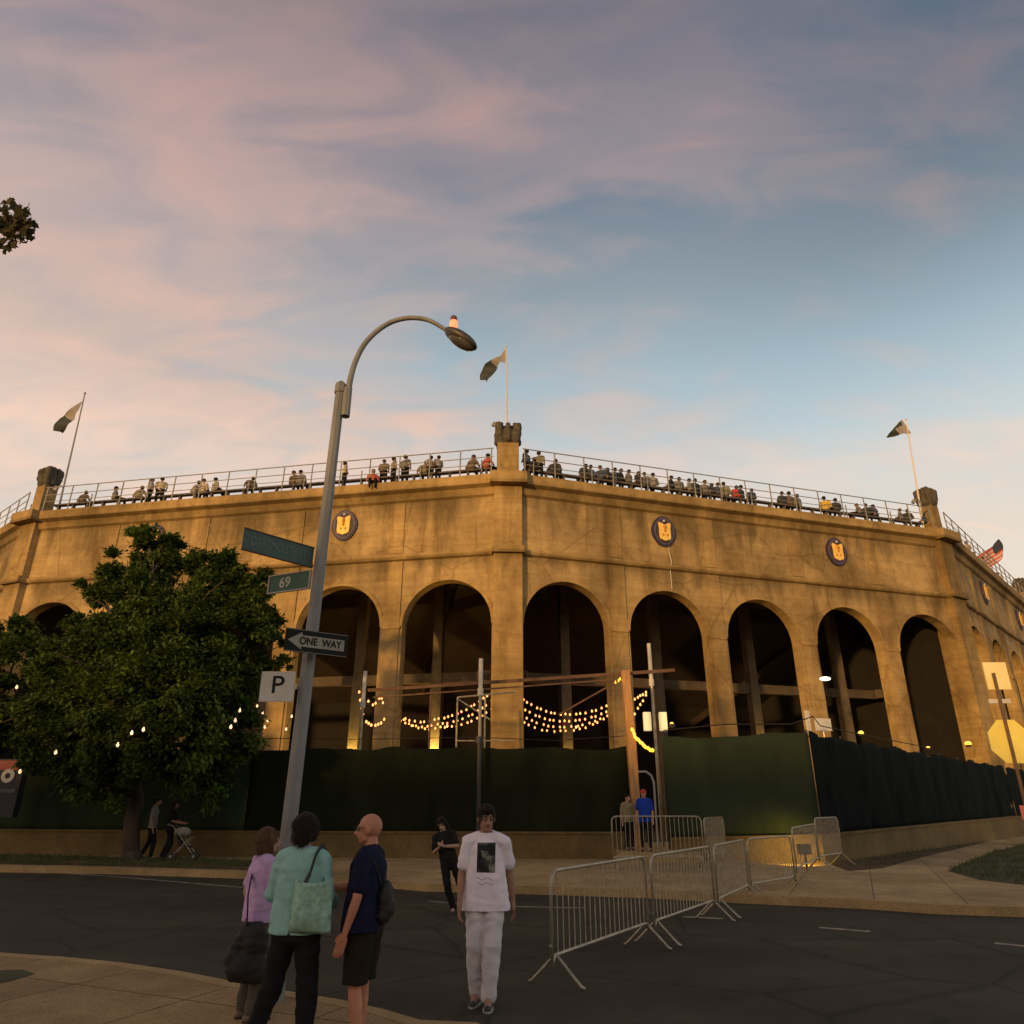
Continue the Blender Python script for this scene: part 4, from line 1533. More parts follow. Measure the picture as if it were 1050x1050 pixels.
b.box(p, (0.46, 0.03, 0.09), )
b.build('bar_plate', M_WHITE, root)
p = atY(1049, 833, 15.8) - root.location
b = MB()
b.box(p + Vector((0.02, -0.06, 0)), (0.20, 0.02, 0.26))
b.build('pink_plate', mat('pink_plate_paint', (0.75, 0.22, 0.17), 0.6, 0.1, 3), root)

# poster board at the left edge
p0 = atY(5, 793, 25.6)
root = thing('poster_board', 'dark poster board with red top and white ring at the left edge', 'poster board', (p0.x, 25.6, 0.15))
zc = p0.z - 0.15
b = MB()
b.box((0.0, 0.08, zc - 0.45), (1.25, 0.30, 1.8))
b.build('panel', mat('poster_navy', (0.012, 0.014, 0.024), 0.6, 0.2, 4), root)
b = MB()
b.box((0.05, -0.085, zc + 0.25), (1.1, 0.02, 0.30))
b.build('red_strip', mat('poster_red', (0.38, 0.075, 0.055), 0.6, 0.3, 5), root)
b = MB()
for k in range(20):
    a0, a1 = 2 * PI * k / 20, 2 * PI * (k + 1) / 20
    o_ = Vector((0.18, -0.10, zc - 0.08))
    b.quad(o_ + Vector((.09 * math.cos(a0), 0, .09 * math.sin(a0))), o_ + Vector((.09 * math.cos(a1), 0, .09 * math.sin(a1))), o_ + Vector((.22 * math.cos(a1), 0, .22 * math.sin(a1))), o_ + Vector((.22 * math.cos(a0), 0, .22 * math.sin(a0))))
b.build('white_ring', M_SIGNW, root)
b = MB()
b.box((0.05, -0.085, zc - 0.55), (1.0, 0.02, 0.12))
b.build('grey_strip', mat('poster_grey', (0.07, 0.07, 0.08), 0.6, 0.2, 5), root)


# ================================================================ FLAGS
def flag(label, base, top, outline, cols, base_name='flagpole', small=True, seed=1, pole_m=None):
    """outline: grid of points (fraction space) given as two polylines, upper and lower edge, in metres relative to pole top"""
    root = thing('flagpole', label, 'flagpole', base)
    tp = top - base
    b = MB()
    b.tube([(0, 0, 0), tp], [0.06, 0.035], 8)
    b.build('pole', pole_m or M_WHITE, root)
    b = MB()
    b.sphere(tp + Vector((0, 0, 0.05)), 0.07, 8)
    b.build('ball', pole_m or M_WHITE, root)
    up, lo = outline
    NU, NV = 24, 10

    def samp(pl, t):
        x = t * (len(pl) - 1)
        i = min(int(x), len(pl) - 2)
        f = x - i
        f = f * f * (3 - 2 * f) * 0.4 + f * 0.6
        return Vector(pl[i]).lerp(Vector(pl[i + 1]), f)
    b = MB()
    i0 = len(b.v)
    for i in range(NU + 1):
        for j in range(NV + 1):
            p = samp(up, i / NU).lerp(samp(lo, i / NU), j / NV)
            w = math.sin(i / NU * 9 + j / NV * 2.2 + seed) * 0.13 * min(1, i / NU * 3)
            p = p + Vector((0.12 * math.sin(j / NV * 5 + i / NU * 6) * i / NU, w, 0))
            b.v.append(tuple(tp + p))
    for i in range(NU):
        for j in range(NV):
            q_ = i * (NV + 1) + j
            b.f.append((q_, q_ + NV + 1, q_ + NV + 2, q_ + 1))
            b.mi.append(cols(i / NU, j / NV))
    fl = b.build('flag', FLAGM, root, smooth=True)
    return root


FLAGM = [mat('flag_pale_cloth', (0.30, 0.27, 0.25), 0.85, 0.15, 3), mat('flag_dark_cloth', (0.045, 0.05, 0.045), 0.85, 0.4, 4),
         mat('flag_red_cloth', (0.50, 0.10, 0.08), 0.85, 0.1, 3), mat('flag_white_cloth', (0.55, 0.45, 0.42), 0.85, 0.1, 3), mat('flag_navy_cloth', (0.03, 0.035, 0.07), 0.85, 0.2, 3)]


def rim(px_, py_, Y_, topx, topy, dy=0.0):
    a = atY(px_, py_, Y_)
    t = atY(topx, topy, Y_ + dy)
    return a, t


def lampbit(root, off):
    b = MB()
    b.tube([off, off + Vector((0, 0, 0.75)), off + Vector((-0.12, 0, 0.95)), off + Vector((-0.34, 0, 0.9))], 0.035, 6)
    b.box(off + Vector((-0.42, 0, 0.78)), (0.18, 0.14, 0.24), M=Euler((0, 0.5, 0)).to_matrix())
    b.build('floodlight', M_RAIL, root)


cols_c = lambda u, v: 0 if u < 0.42 else 1
a, t = rim(520, 470, 34.2, 519, 356)
a.z = ZL
fp = flag('white flagpole behind the central finial with a drooping two-tone flag', a, t,
          ([(0, 0, 0), (-0.35, 0, -0.55), (-0.75, 0, -0.85), (-1.15, 0, -1.1), (-1.35, 0, -1.7), (-1.38, 0, -2.2)],
           [(0.0, 0, -1.05), (-0.30, 0, -1.0), (-0.50, 0, -1.15), (-0.62, 0, -1.5), (-0.80, 0, -2.0), (-0.95, 0, -2.3)]), cols_c)
lampbit(fp, Vector((-0.28, -0.2, 2.7)))
a, t = rim(62, 515, 38.6, 87, 404)
a.z = ZL
fp = flag('leaning flagpole with a dark drooping flag at the left corner of the rim', a, t,
          ([(0, 0, -0.45), (-0.5, 0, -0.95), (-0.95, 0, -1.35), (-1.15, 0, -1.6), (-1.2, 0, -2.1), (-1.25, 0, -2.6)],
           [(-0.15, 0, -1.15), (-0.28, 0, -1.55), (-0.38, 0, -1.8), (-0.45, 0, -2.1), (-0.55, 0, -2.4), (-0.7, 0, -2.65)]), cols_c, seed=3, pole_m=mat('grey_pole_paint', (0.24, 0.23, 0.22), 0.6, 0.1, 4))
lampbit(fp, Vector((0.1, -0.2, 0.9)))
a, t = rim(943, 525, 41.4, 929, 431)
a.z = ZL
fp = flag('very pale flagpole with a triangular grey flag at the right corner of the rim', a, t,
          ([(-0.25, 0, 0.05), (-0.5, 0, -0.12), (-0.8, 0, -0.45), (-1.1, 0, -0.85), (-1.4, 0, -1.2)],
           [(0.15, 0, -0.95), (-0.2, 0, -1.0), (-0.6, 0, -1.05), (-1.0, 0, -1.15), (-1.42, 0, -1.25)]), lambda u, v: 1 if u > 0.55 or (v < 0.3 and u > .1) else 0, seed=5,
          pole_m=mat('cream_pole_paint', (0.72, 0.64, 0.50), 0.6, 0.1, 4))
lampbit(fp, Vector((0.0, -0.3, 1.2)))
a, t = rim(1000, 575, 53.0, 1019, 541)
a.z = ZL
t = a + Vector((-0.1, 0, 5.0))
d0 = atY(1019, 541, 53.0) - t
fp = flag('American flag flying from the rim of the far right wing', a, a + Vector((0.1, 0, 2.3)),
          ([(0, 0, 0.0), (0.9, 0, 0.55), (1.7, 0, 0.95), (2.1, 0, 1.45)],
           [(0.0, 0, -1.25), (0.8, 0, -0.9), (1.7, 0, -0.35), (2.3, 0, 0.10)]),
          lambda u, v: 4 if (u > 0.60 and v < 0.5) else (2 if int(v * 9.99) % 2 == 0 else 3), seed=2)

# ================================================================ TREES
def leaf_mat(name, col, col2):
    m_ = bpy.data.materials.new(name)
    m_.use_nodes = True
    t = m_.node_tree
    b = t.nodes['Principled BSDF']
    b.inputs['Roughness'].default_value = 0.65
    b.inputs['Specular IOR Level'].default_value = 0.25
    p = wnode_pos(t)
    c = nramp(t, tnoise(t, p, 0.9, 3), [(0.35, col), (0.65, col2)])
    c = nmix(t, 1.0, c, nramp(t, tnoise(t, p, 9, 2), [(0.3, (0.65, 0.65, 0.6)), (0.7, (1.3, 1.3, 1.2))]), 'MULTIPLY')
    t.links.new(c, b.inputs['Base Color'])
    tr = t.nodes.new('ShaderNodeBsdfTranslucent')
    t.links.new(c, tr.inputs['Color'])
    mx = t.nodes.new('ShaderNodeMixShader')
    mx.inputs[0].default_value = 0.25
    t.links.new(b.outputs[0], mx.inputs[1])
    t.links.new(tr.outputs[0], mx.inputs[2])
    t.links.new(mx.outputs[0], t.nodes['Material Output'].inputs[0])
    return m_


M_LEAF = leaf_mat('foliage', (0.046, 0.085, 0.013), (0.10, 0.155, 0.026))
M_LEAF2 = leaf_mat('maple_foliage', (0.030, 0.034, 0.010), (0.060, 0.045, 0.016))


def leaf_shape(b, c, u, v, s, kind):
    """kind 0: pointed oval of two faces folded on the midrib; kind 1: five-lobed"""
    n_ = u.cross(v)
    if kind == 0:
        p = [c, c + u * s * .35 + v * s * .28 + n_ * s * .07, c + u * s, c + u * s * .35 - v * s * .28 + n_ * s * .07]
        i = len(b.v)
        b.v += [tuple(q) for q in p]
        b.f += [(i, i + 1, i + 2), (i, i + 2, i + 3)]
        b.mi += [0, 0]
    else:
        pr = [(0, 0), (.1, .35), (-.05, .62), (.28, .48), (.42, .75), (.55, .38), (1.0, 0), (.55, -.38), (.42, -.75), (.28, -.48), (-.05, -.62), (.1, -.35)]
        b.poly([c + u * s * x + v * s * y * .8 for x, y in pr])


def crown(name, clumps, nleaf, size, m_, parent, org, seed, kind=0, hollow=0.30):
    rnd = random.Random(seed)
    b = MB()
    vol = [c[3] ** 2 for c in clumps]
    tot = sum(vol)
    for c, w in zip(clumps, vol):
        cen = Vector(c[:3]) - org
        r_ = c[3]
        # sub-sprays
        nsp = max(5, int(26 * w / tot * len(clumps) * 0.55))
        nl = int(nleaf * w / tot / nsp)
        for k in range(nsp):
            d_ = Vector((rnd.gauss(0, 1), rnd.gauss(0, 1), rnd.gauss(0, 1) * 0.9))
            d_.normalize()
            rr = r_ * (hollow + (1.0 - hollow) * rnd.random() ** 0.7) * (1 + 0.25 * noise.noise(d_ * 2 + cen))
            sc_ = cen + Vector((d_.x * rr, d_.y * rr, d_.z * rr * 0.85))
            sr = r_ * rnd.uniform(0.16, 0.34)
            for _ in range(nl):
                q = Vector((rnd.gauss(0, .55), rnd.gauss(0, .55), rnd.gauss(0, .38))) * sr
                u = (Vector((rnd.uniform(-1, 1), rnd.uniform(-1, 1), rnd.uniform(-.9, .3))) + d_ * 0.6).normalized()
                v = u.cross(Vector((rnd.uniform(-.4, .4), rnd.uniform(-.4, .4), 1))).normalized()
                leaf_shape(b, sc_ + q, u, v, size * rnd.uniform(.6, 1.35), kind)
    o = b.build(name, m_, parent)
    return o


def limb(b, a, c, r0, r1, rnd, bend=0.12, n=6):
    a, c = Vector(a), Vector(c)
    L = (c - a).length
    pts = []
    for k in range(n + 1):
        t = k / n
        p = a.lerp(c, t)
        if 0 < k < n:
            p += Vector((rnd.gauss(0, 1), rnd.gauss(0, 1), rnd.gauss(0, .5))) * L * bend * 0.35
        p.z += math.sin(t * PI) * L * 0.06
        pts.append(p)
    b.tube(pts, [r0 + (r1 - r0) * k / n for k in range(n + 1)], 7)
    return pts


def tree(label, cat, base, clumps, nleaf, size, m_, trunk_r, fork, seed, kind=0):
    base = Vector(base)
    rnd = random.Random(seed)
    root = thing('tree', label, cat, base)
    b = MB()
    fk = Vector(fork) - base
    limb(b, (0, 0, -0.05), fk, trunk_r, trunk_r * 0.72, rnd, 0.05)
    b.tube([(0, 0, -0.05), (0, 0, 0.25)], [trunk_r * 1.45, trunk_r], 9)
    for c in clumps:
        cc = Vector(c[:3]) - base
        st = fk * rnd.uniform(0.8, 1.0)
        pts = limb(b, st, cc, trunk_r * rnd.uniform(.28, .42), 0.03, rnd)
        for _ in range(3):
            q = pts[rnd.randint(2, 5)]
            e_ = cc + Vector((rnd.gauss(0, 1), rnd.gauss(0, 1), rnd.gauss(0, .8))) * c[3] * 0.6
            limb(b, q, e_, 0.045, 0.012, rnd)
    b.build('trunk', M_BARK, root, smooth=True)
    crown('crown', clumps, nleaf, size, m_, root, base, seed)
    return root


def cl(px_, py_, Y_, r_px):
    p = atY(px_, py_, Y_)
    return (p.x, p.y, p.z, r_px * Y_ / 850 * 1.0)


big = [cl(158, 566, 24.5, 34), cl(130, 590, 23.8, 32), cl(188, 585, 25.0, 32), cl(235, 585, 24.6, 28), cl(262, 600, 24.2, 22), cl(108, 615, 24.2, 28),
       cl(150, 620, 22.6, 46), cl(205, 625, 23.2, 46), cl(250, 640, 23.8, 42), cl(105, 665, 23.2, 42), cl(160, 680, 22.0, 55), cl(220, 690, 22.6, 52),
       cl(262, 690, 24.0, 32), cl(75, 715, 23.6, 44), cl(120, 735, 22.4, 52), cl(180, 750, 22.2, 55), cl(232, 745, 23.2, 40), cl(50, 760, 24.0, 38), cl(95, 785, 23.6, 38),
       cl(150, 778, 23.0, 36), cl(205, 790, 23.4, 34), cl(110, 812, 23.6, 26), cl(175, 562, 25, 24), cl(146, 550, 25, 19), cl(218, 580, 24.6, 24), cl(258, 588, 24.2, 24), cl(100, 604, 24.4, 22), cl(240, 605, 24.2, 30), cl(70, 800, 24.0, 24), cl(215, 812, 23.8, 22), cl(240, 785, 23.8, 26), cl(60, 690, 24.2, 40), cl(85, 750, 23.4, 44), cl(45, 735, 24.4, 34), cl(130, 655, 22.6, 44), cl(190, 655, 22.4, 48), cl(200, 720, 21.6, 50), cl(150, 712, 21.6, 50), cl(270, 640, 24, 24), cl(245, 612, 24, 28), cl(278, 662, 24.5, 18), cl(290, 678, 24.5, 10), cl(86, 640, 24.5, 22)]
tb = atz(137, 868, 0.15)
tbx = atY(137, 868, 24.8).x
tree('large leafy street tree with dense dark green crown left of the street lamp', 'tree', (tbx, 24.8, 0.15), big, 210000, 0.165, M_LEAF, 0.26, (tbx - 0.3, 24.6, 3.2), 11)
lt = [cl(0, 640, 27, 34), cl(-30, 660, 27, 40), cl(14, 680, 26.2, 36), cl(-10, 720, 25.6, 48), cl(22, 735, 26.4, 34), cl(-40, 760, 26, 46), cl(5, 775, 26.2, 20), cl(35, 706, 27, 18), cl(-60, 700, 27, 40)]
tb2 = atz(-20, 870, 0.15)
tree('darker leafy tree cut off by the left edge of the photo', 'tree', (-19.2, 26.6, 0.15), lt, 80000, 0.17, M_LEAF, 0.24, (-19.4, 26.6, 3.2), 12)

# near tree of which one leafy branch tip hangs into the picture, upper left
rnd = random.Random(5)
nb = Vector((-10.2, 6.4, 0.13))
root = thing('tree', 'overhanging maple branch tip with dark reddish leaves at the upper left edge', 'tree', nb)
b = MB()
limb(b, (0, 0, -0.05), (0.2, 0.2, 5.6), 0.28, 0.2, rnd, 0.04)
tip = atY(22, 232, 7.5) - nb
limb(b, (0.2, 0.2, 5.4), tip + Vector((-0.8, -0.1, -0.1)), 0.13, 0.03, rnd, 0.10)
limb(b, tip + Vector((-0.8, -0.1, -0.1)), tip + Vector((0.1, 0, 0)), 0.03, 0.008, rnd, 0.08)
for dx, dy, dz in ((-2.2, 0.6, 3.6), (-1.0, -1.6, 4.0), (-2.6, -0.8, 2.6), (0.2, 1.4, 4.4)):
    limb(b, (0.2, 0.2, 5.2), (dx, dy, 5 + dz), 0.12, 0.03, rnd, 0.1)
b.build('trunk', M_BARK, root, smooth=True)
b = MB()
for (x, y, r_, n_) in ((6, 222, 18, 130), (20, 234, 15, 110), (-10, 232, 22, 90), (4, 246, 10, 28), (30, 232, 7, 14), (24, 216, 7, 12), (-30, 215, 26, 110), (-45, 245, 26, 90)):
    for _ in range(n_):
        a_ = rnd.uniform(0, 2 * PI)
        rr = r_ * math.sqrt(rnd.random())
        p = atY(x + rr * math.cos(a_), y + rr * math.sin(a_), 7.5 + rnd.uniform(-.3, .3)) - nb
        u = Vector((rnd.uniform(-.4, 1), rnd.uniform(-.7, .7), rnd.uniform(-1, .2))).normalized()
        v = u.cross(Vector((rnd.uniform(-.5, .5), -1, rnd.uniform(-.5, .5)))).normalized()
        leaf_shape(b, p, u, v, rnd.uniform(.06, .11), 1)
for (dx, dy, dz) in ((-2.2, 0.6, 8.6), (-1.0, -1.6, 9.0), (-2.6, -0.8, 7.6), (0.2, 1.4, 9.4), (-1.2, 0, 10)):
    for _ in range(420):
        p = Vector((dx + rnd.gauss(0, .6), dy + rnd.gauss(0, .6), dz + rnd.gauss(0, .5)))
        u = Vector((rnd.uniform(-1, 1), rnd.uniform(-1, 1), rnd.uniform(-1, .2))).normalized()
        v = u.cross(Vector((rnd.uniform(-.5, .5), rnd.uniform(-.5, .5), 1))).normalized()
        leaf_shape(b, p, u, v, rnd.uniform(.12, .2), 1)
b.build('crown', M_LEAF2, root)


# ================================================================ CROWD BARRIERS
def barrier(label, a, c, h=1.12, nbars=19, zg=0.0, scale_h=1.0, gr='steel crowd barriers'):
    a, c = Vector(a), Vector(c)
    d_ = (c - a)
    L = d_.length
    rz = math.atan2(d_.y, d_.x)
    root = thing('crowd_barrier', label, 'crowd barrier', (a.x, a.y, zg), rz, gr)
    zb, zt = 0.30, h
    r_ = 0.019
    rad = 0.14
    b = MB()
    pts = []
    for k in range(6):
        t = PI / 2 * k / 5
        pts.append(Vector((rad - rad * math.cos(t) + 0.02, 0, zt - rad + rad * math.sin(t))))
    loop = [Vector((0.02, 0, zb - 0.1))] + pts + [Vector((L - p.x, 0, p.z)) for p in reversed(pts)] + [Vector((L - 0.02, 0, zb - 0.1))]
    b.tube(loop, r_, 8)
    lo = []
    for k in range(5):
        t = PI / 2 * k / 4
        lo.append(Vector((0.03 + 0.09 * (1 - math.cos(t)) + 0.0, 0, zb - 0.09 + 0.09 * math.sin(t))))
    b.tube(lo + [Vector((L - p.x, 0, p.z)) for p in reversed(lo)], r_, 8)
    b.build('frame', M_GALV, root, smooth=True)
    for k in range(nbars):
        x = 0.02 + (L - 0.04) * (k + 1) / (nbars + 1)
        b = MB()
        b.tube([(x, 0, zb), (x, 0, zt)], 0.0075, 6, caps=False)
        b.build('bar', M_GALV, root)
    for x in (0.10, L - 0.10):
        b = MB()
        for s_ in (1, -1):
            b.tube([(x, 0.0, zb - 0.0), (x, s_ * 0.06, zb - 0.05), (x, s_ * 0.30, 0.035), (x, s_ * 0.34, 0.02)], 0.018, 6)
        b.build('foot', M_GALV, root, smooth=True)
    b = MB()
    for z_ in (0.45, 0.95):
        b.tube([(L - 0.02, 0, z_), (L + 0.04, 0, z_), (L + 0.04, 0, z_ - 0.07)], 0.007, 5)
        b.tube([(0.02, 0, z_ - 0.05), (-0.03, 0, z_ - 0.05)], 0.012, 5)
    b.build('hook', M_GALV, root)
    return root


barrier('nearest steel crowd barrier, standing on the road behind the man in white', (0.42, 8.95), (1.88, 11.30))
barrier('second steel crowd barrier, linked to the right end of the nearest one', (1.96, 11.38), (3.42, 13.72))
barrier('steel crowd barrier seen nearly edge-on just right of the second one', (3.50, 13.85), (4.72, 16.10))
barrier('steel crowd barrier in front of the yellow floodlight glow', (4.80, 16.25), (6.25, 17.75))
barrier('steel crowd barrier on the sidewalk joining the lit one to the rearmost one', (6.36, 17.95), (8.15, 21.2), zg=0.15)
barrier('rearmost steel crowd barrier, seen edge-on at the right end of the line', (8.35, 21.7), (9.55, 23.0), zg=0.15, h=1.25)
barrier('steel crowd barrier standing crosswise before the man in blue', (2.72, 21.6), (5.22, 21.6), zg=0.15, h=1.30)
barrier('steel crowd barrier angled back from the right end of the crosswise one', (5.28, 21.65), (6.3, 23.4), zg=0.15, h=1.25)


# ================================================================ PEOPLE
SKIN = mat('skin', (0.42, 0.24, 0.16), 0.6, 0.12, 8)
SKIN_T = mat('tan_skin', (0.30, 0.16, 0.10), 0.6, 0.12, 8)
HAIR_BR = mat('brown_hair', (0.10, 0.055, 0.03), 0.6, 0.45, 30, 0.5, 60, stretch=(1, 1, 0.2), spec=0.15)
HAIR_DK = mat('dark_hair', (0.018, 0.012, 0.010), 0.55, 0.4, 30, 0.5, 60, stretch=(1, 1, 0.2), spec=0.15)
EYE = mat('eye_white', (0.26, 0.22, 0.19), 0.3, 0.05, 5)
LIP = mat('lips', (0.28, 0.10, 0.08), 0.5, 0.1, 8)
SHOE = mat('dark_shoes', (0.03, 0.028, 0.026), 0.6, 0.2, 8)
SOLE = mat('pale_soles', (0.35, 0.33, 0.30), 0.7, 0.1, 8)


def lp(a, b, t):
    return Vector(a).lerp(Vector(b), t)


def hand(W_, d_, pn, side, H, curl=0.5):
    """palm, four fingers and a thumb. W_: wrist, d_: direction of the hand, pn: palm normal"""
    d_ = Vector(d_).normalized()
    pn = Vector(pn)
    pn = (pn - d_ * pn.dot(d_)).normalized()
    ac = d_.cross(pn) * side     # towards the thumb
    k = H / 1.75
    out = [('c', W_, W_ + d_ * .05 * k, .026 * k, .024 * k)]
    pc = W_ + d_ * .055 * k
    for i in range(4):
        o_ = ac * (0.031 - 0.0205 * i) * k
        out.append(('c', pc + o_ * .75 - d_ * .015 * k, pc + o_ + d_ * .035 * k, .0145 * k, .0115 * k))
        ln = (0.040, 0.045, 0.042, 0.033)[i] * k
        p = pc + o_ * 1.05 + d_ * .045 * k
        a = 0.25 * curl
        for j, f in enumerate((1.0, 0.68, 0.55)):
            dd = (d_ * math.cos(a) + pn * math.sin(a)).normalized()
            q = p + dd * ln * f
            out.append(('c', p, q, .0092 * k, .0082 * k))
            p = q
            a += 0.75 * curl
    p = W_ + d_ * .025 * k + ac * .022 * k
    t1 = p + (d_ * .7 + ac * .6 + pn * .25).normalized() * .042 * k
    t2 = t1 + (d_ * .95 + ac * .1 + pn * .3).normalized() * .032 * k
    out += [('c', p, t1, .0135 * k, .0105 * k), ('c', t1, t2, .0105 * k, .0088 * k)]
    return out


def wisps(ob, n, ln, seed=1):
    me = ob.data
    rnd_ = random.Random(seed)
    bm = bmesh.new()
    bm.from_mesh(me)
    bm.verts.ensure_lookup_table()
    bm.normal_update()
    src = [(v.co.copy(), v.normal.copy()) for v in bm.verts]
    for _ in range(n):
        co, no = rnd_.choice(src)
        if no.z < -0.5:
            continue
        d_ = (Vector((0, 0, -1)) + no * rnd_.uniform(0.15, 0.75) + Vector((rnd_.uniform(-.4, .4), rnd_.uniform(-.4, .4), 0))).normalized()
        d_ = (d_ - no * d_.dot(no) * 0.6).normalized()
        sd = d_.cross(no).normalized() * rnd_.uniform(.0015, .003)
        q = co + no * 0.001
        e_ = q + d_ * ln * rnd_.uniform(.5, 1.3) + no * rnd_.uniform(0.002, 0.010)
        vs = [bm.verts.new(x) for x in (q - sd, q + sd, e_)]
        bm.faces.new(vs)
    bm.to_mesh(me)
    bm.free()


def person(label, loc, rz, H, J, outfit, near=True, group=None, cat='person'):
    """local frame: faces +Y, x to the person's right. J overrides joints given in fractions of height"""
    root = thing('person', label, cat, loc, rz, group)
    D = dict(head=(0, 0.012, 0.930), neck=(0, -0.008, 0.855), chest=(0, -0.005, 0.745), waist=(0, 0.0, 0.63), hip=(0, 0, 0.535),
             shR=(0.102, -0.005, 0.808), shL=(-0.102, -0.005, 0.808), elR=(0.135, -0.02, 0.64), elL=(-0.135, -0.02, 0.64),
             wrR=(0.145, 0.03, 0.495), wrL=(-0.145, 0.03, 0.495), hpR=(0.052, 0, 0.515), hpL=(-0.052, 0, 0.515),
             knR=(0.058, 0.012, 0.285), knL=(-0.058, 0.012, 0.285), anR=(0.06, -0.01, 0.045), anL=(-0.06, -0.01, 0.045),
             ftR=(0.07, 0.085, 0.018), ftL=(-0.07, 0.085, 0.018), look=(0, 1, 0), bulk=1.0)
    D.update(J)
    bulk = D['bulk']
    j = {k: Vector(v) * H for k, v in D.items() if k not in ('look', 'bulk', 'curl', 'palmR', 'palmL', 'handR', 'handL')}
    look = Vector(D['look']).normalized()
    side = look.cross(Vector((0, 0, 1))).normalized()
    upv = side.cross(look)
    Mh = Matrix((side, look, upv)).transposed()
    hd = j['head']
    h = H

    HS = 1.10 * h

    def hp(x, y, z):
        return hd + Mh @ Vector((x * HS, y * HS, z * HS))
    er = Mh.to_euler()
    body = [('e', hp(0, -.008, .012), (.042 * HS, .053 * HS, .053 * HS), er), ('e', hp(0, .012, -.022), (.033 * HS, .036 * HS, .041 * HS), er),
            ('c', hp(0, .034, -.049), hp(0, .030, -.047), .012 * HS, .013 * HS), ('c', hp(.022, .012, -.038), hp(.006, .034, -.048), .012 * HS, .010 * HS), ('c', hp(-.022, .012, -.038), hp(-.006, .034, -.048), .012 * HS, .010 * HS),
            ('c', hp(0, .046, .006), hp(0, .060, -.014), .006 * HS, .0095 * HS), ('c', hp(.007, .048, -.016), hp(-.007, .048, -.016), .006 * HS, .006 * HS),
            ('c', hp(-.020, .039, .014), hp(.020, .039, .014), .009 * HS, .009 * HS), ('c', hp(-.008, .046, -.029), hp(.008, .046, -.029), .006 * HS, .006 * HS),
            ('e', hp(.043, -.005, -.004), (.006 * HS, .012 * HS, .018 * HS), er), ('e', hp(-.043, -.005, -.004), (.006 * HS, .012 * HS, .018 * HS), er),
            ('c', hp(0, -.012, -.03), j['neck'] - Vector((0, 0, .03 * h)), .030 * h, .036 * h),
            ('c', j['shR'] * .95 + j['neck'] * .05, j['neck'] - Vector((0, 0, .012 * h)), .030 * h, .033 * h), ('c', j['shL'] * .95 + j['neck'] * .05, j['neck'] - Vector((0, 0, .012 * h)), .030 * h, .033 * h),
            ('e', j['chest'], (.092 * h * bulk, .062 * h * bulk, .095 * h)), ('e', j['waist'], (.078 * h * bulk, .056 * h * bulk, .09 * h)),
            ('e', j['hip'], (.088 * h * bulk, .063 * h * bulk, .06 * h))]
    for s_ in 'RL':
        sg = 1 if s_ == 'R' else -1
        body += [('c', j['sh' + s_], j['el' + s_], .029 * h * bulk ** .5, .022 * h), ('c', j['el' + s_], lp(j['el' + s_], j['wr' + s_], .35), .022 * h, .0225 * h),
                 ('c', lp(j['el' + s_], j['wr' + s_], .35), j['wr' + s_], .0225 * h, .0148 * h),
                 ('c', j['hp' + s_], j['kn' + s_], .049 * h * bulk ** .5, .031 * h), ('c', j['kn' + s_], lp(j['kn' + s_], j['an' + s_], .35), .030 * h, .033 * h),
                 ('c', lp(j['kn' + s_], j['an' + s_], .35), j['an' + s_], .033 * h, .020 * h), ('c', j['an' + s_], j['ft' + s_], .022 * h, .016 * h)]
        if near:
            dd = Vector(D.get('hand' + s_, j['wr' + s_] - j['el' + s_]))
            pn = Vector(D.get('palm' + s_, (-sg, 0.2, 0)))
            body += hand(j['wr' + s_], dd, pn, sg, h, D.get('curl', 0.5))
        else:
            dd = (j['wr' + s_] - j['el' + s_]).normalized()
            body += [('c', j['wr' + s_], j['wr' + s_] + dd * .07 * h, .017 * h, .014 * h)]
    vx = 0.0065 if near else 0.016
    sk = outfit.get('skin', SKIN)
    blob('body', body, vx, sk, root, 1 if near else 0)
    # face
    if near or outfit.get('face'):
        for s_ in (1, -1):
            b = MB()
            b.sphere(hp(.0165 * s_, .0425, .004), .0068 * HS, 10)
            b.build('eye', EYE, root, smooth=True)
            b = MB()
            b.sphere(hp(.0165 * s_, .0470, .004), .0034 * HS, 8)
            b.build('pupil', HAIR_DK, root, smooth=True)
            b = MB()
            b.tube([hp(.008 * s_, .051, .0165), hp(.018 * s_, .049, .0195), hp(.027 * s_, .042, .017)], .0022 * HS, 6)
            b.build('eyebrow', outfit.get('brow', HAIR_DK), root)
        b = MB()
        b.tube([hp(-.013, .044, -.0285), hp(0, .0495, -.027), hp(.013, .044, -.0285)], .0034 * HS, 6)
        b.build('mouth', LIP, root, smooth=True)
    # hair
    hs = outfit.get('hair')
    hm = outfit.get('hairm', HAIR_DK)
    vh = 0.008 if near else 0.016
    if hs == 'short':
        ps = [('e', hp(0, -.012, .022), (.048 * HS, .055 * HS, .051 * HS), er), ('e', hp(0, -.034, -.004), (.041 * HS, .028 * HS, .038 * HS), er), ('e', hp(0, .024, .046), (.036 * HS, .026 * HS, .020 * HS), er)]
        blob('hair', ps, vh, hm, root, 1, wrinkle=(0.007, 28) if near else None)
    elif hs == 'fullshort':
        ps = [('e', hp(0, -.016, .018), (.057 * HS, .062 * HS, .060 * HS), er), ('e', hp(0, -.036, -.018), (.049 * HS, .034 * HS, .046 * HS), er), ('e', hp(.03, -.01, -.005), (.028 * HS, .034 * HS, .036 * HS), er), ('e', hp(-.03, -.01, -.005), (.028 * HS, .034 * HS, .036 * HS), er)]
        blob('hair', ps, vh, hm, root, 1, wrinkle=(0.010, 22) if near else None)
    elif hs == 'bob':
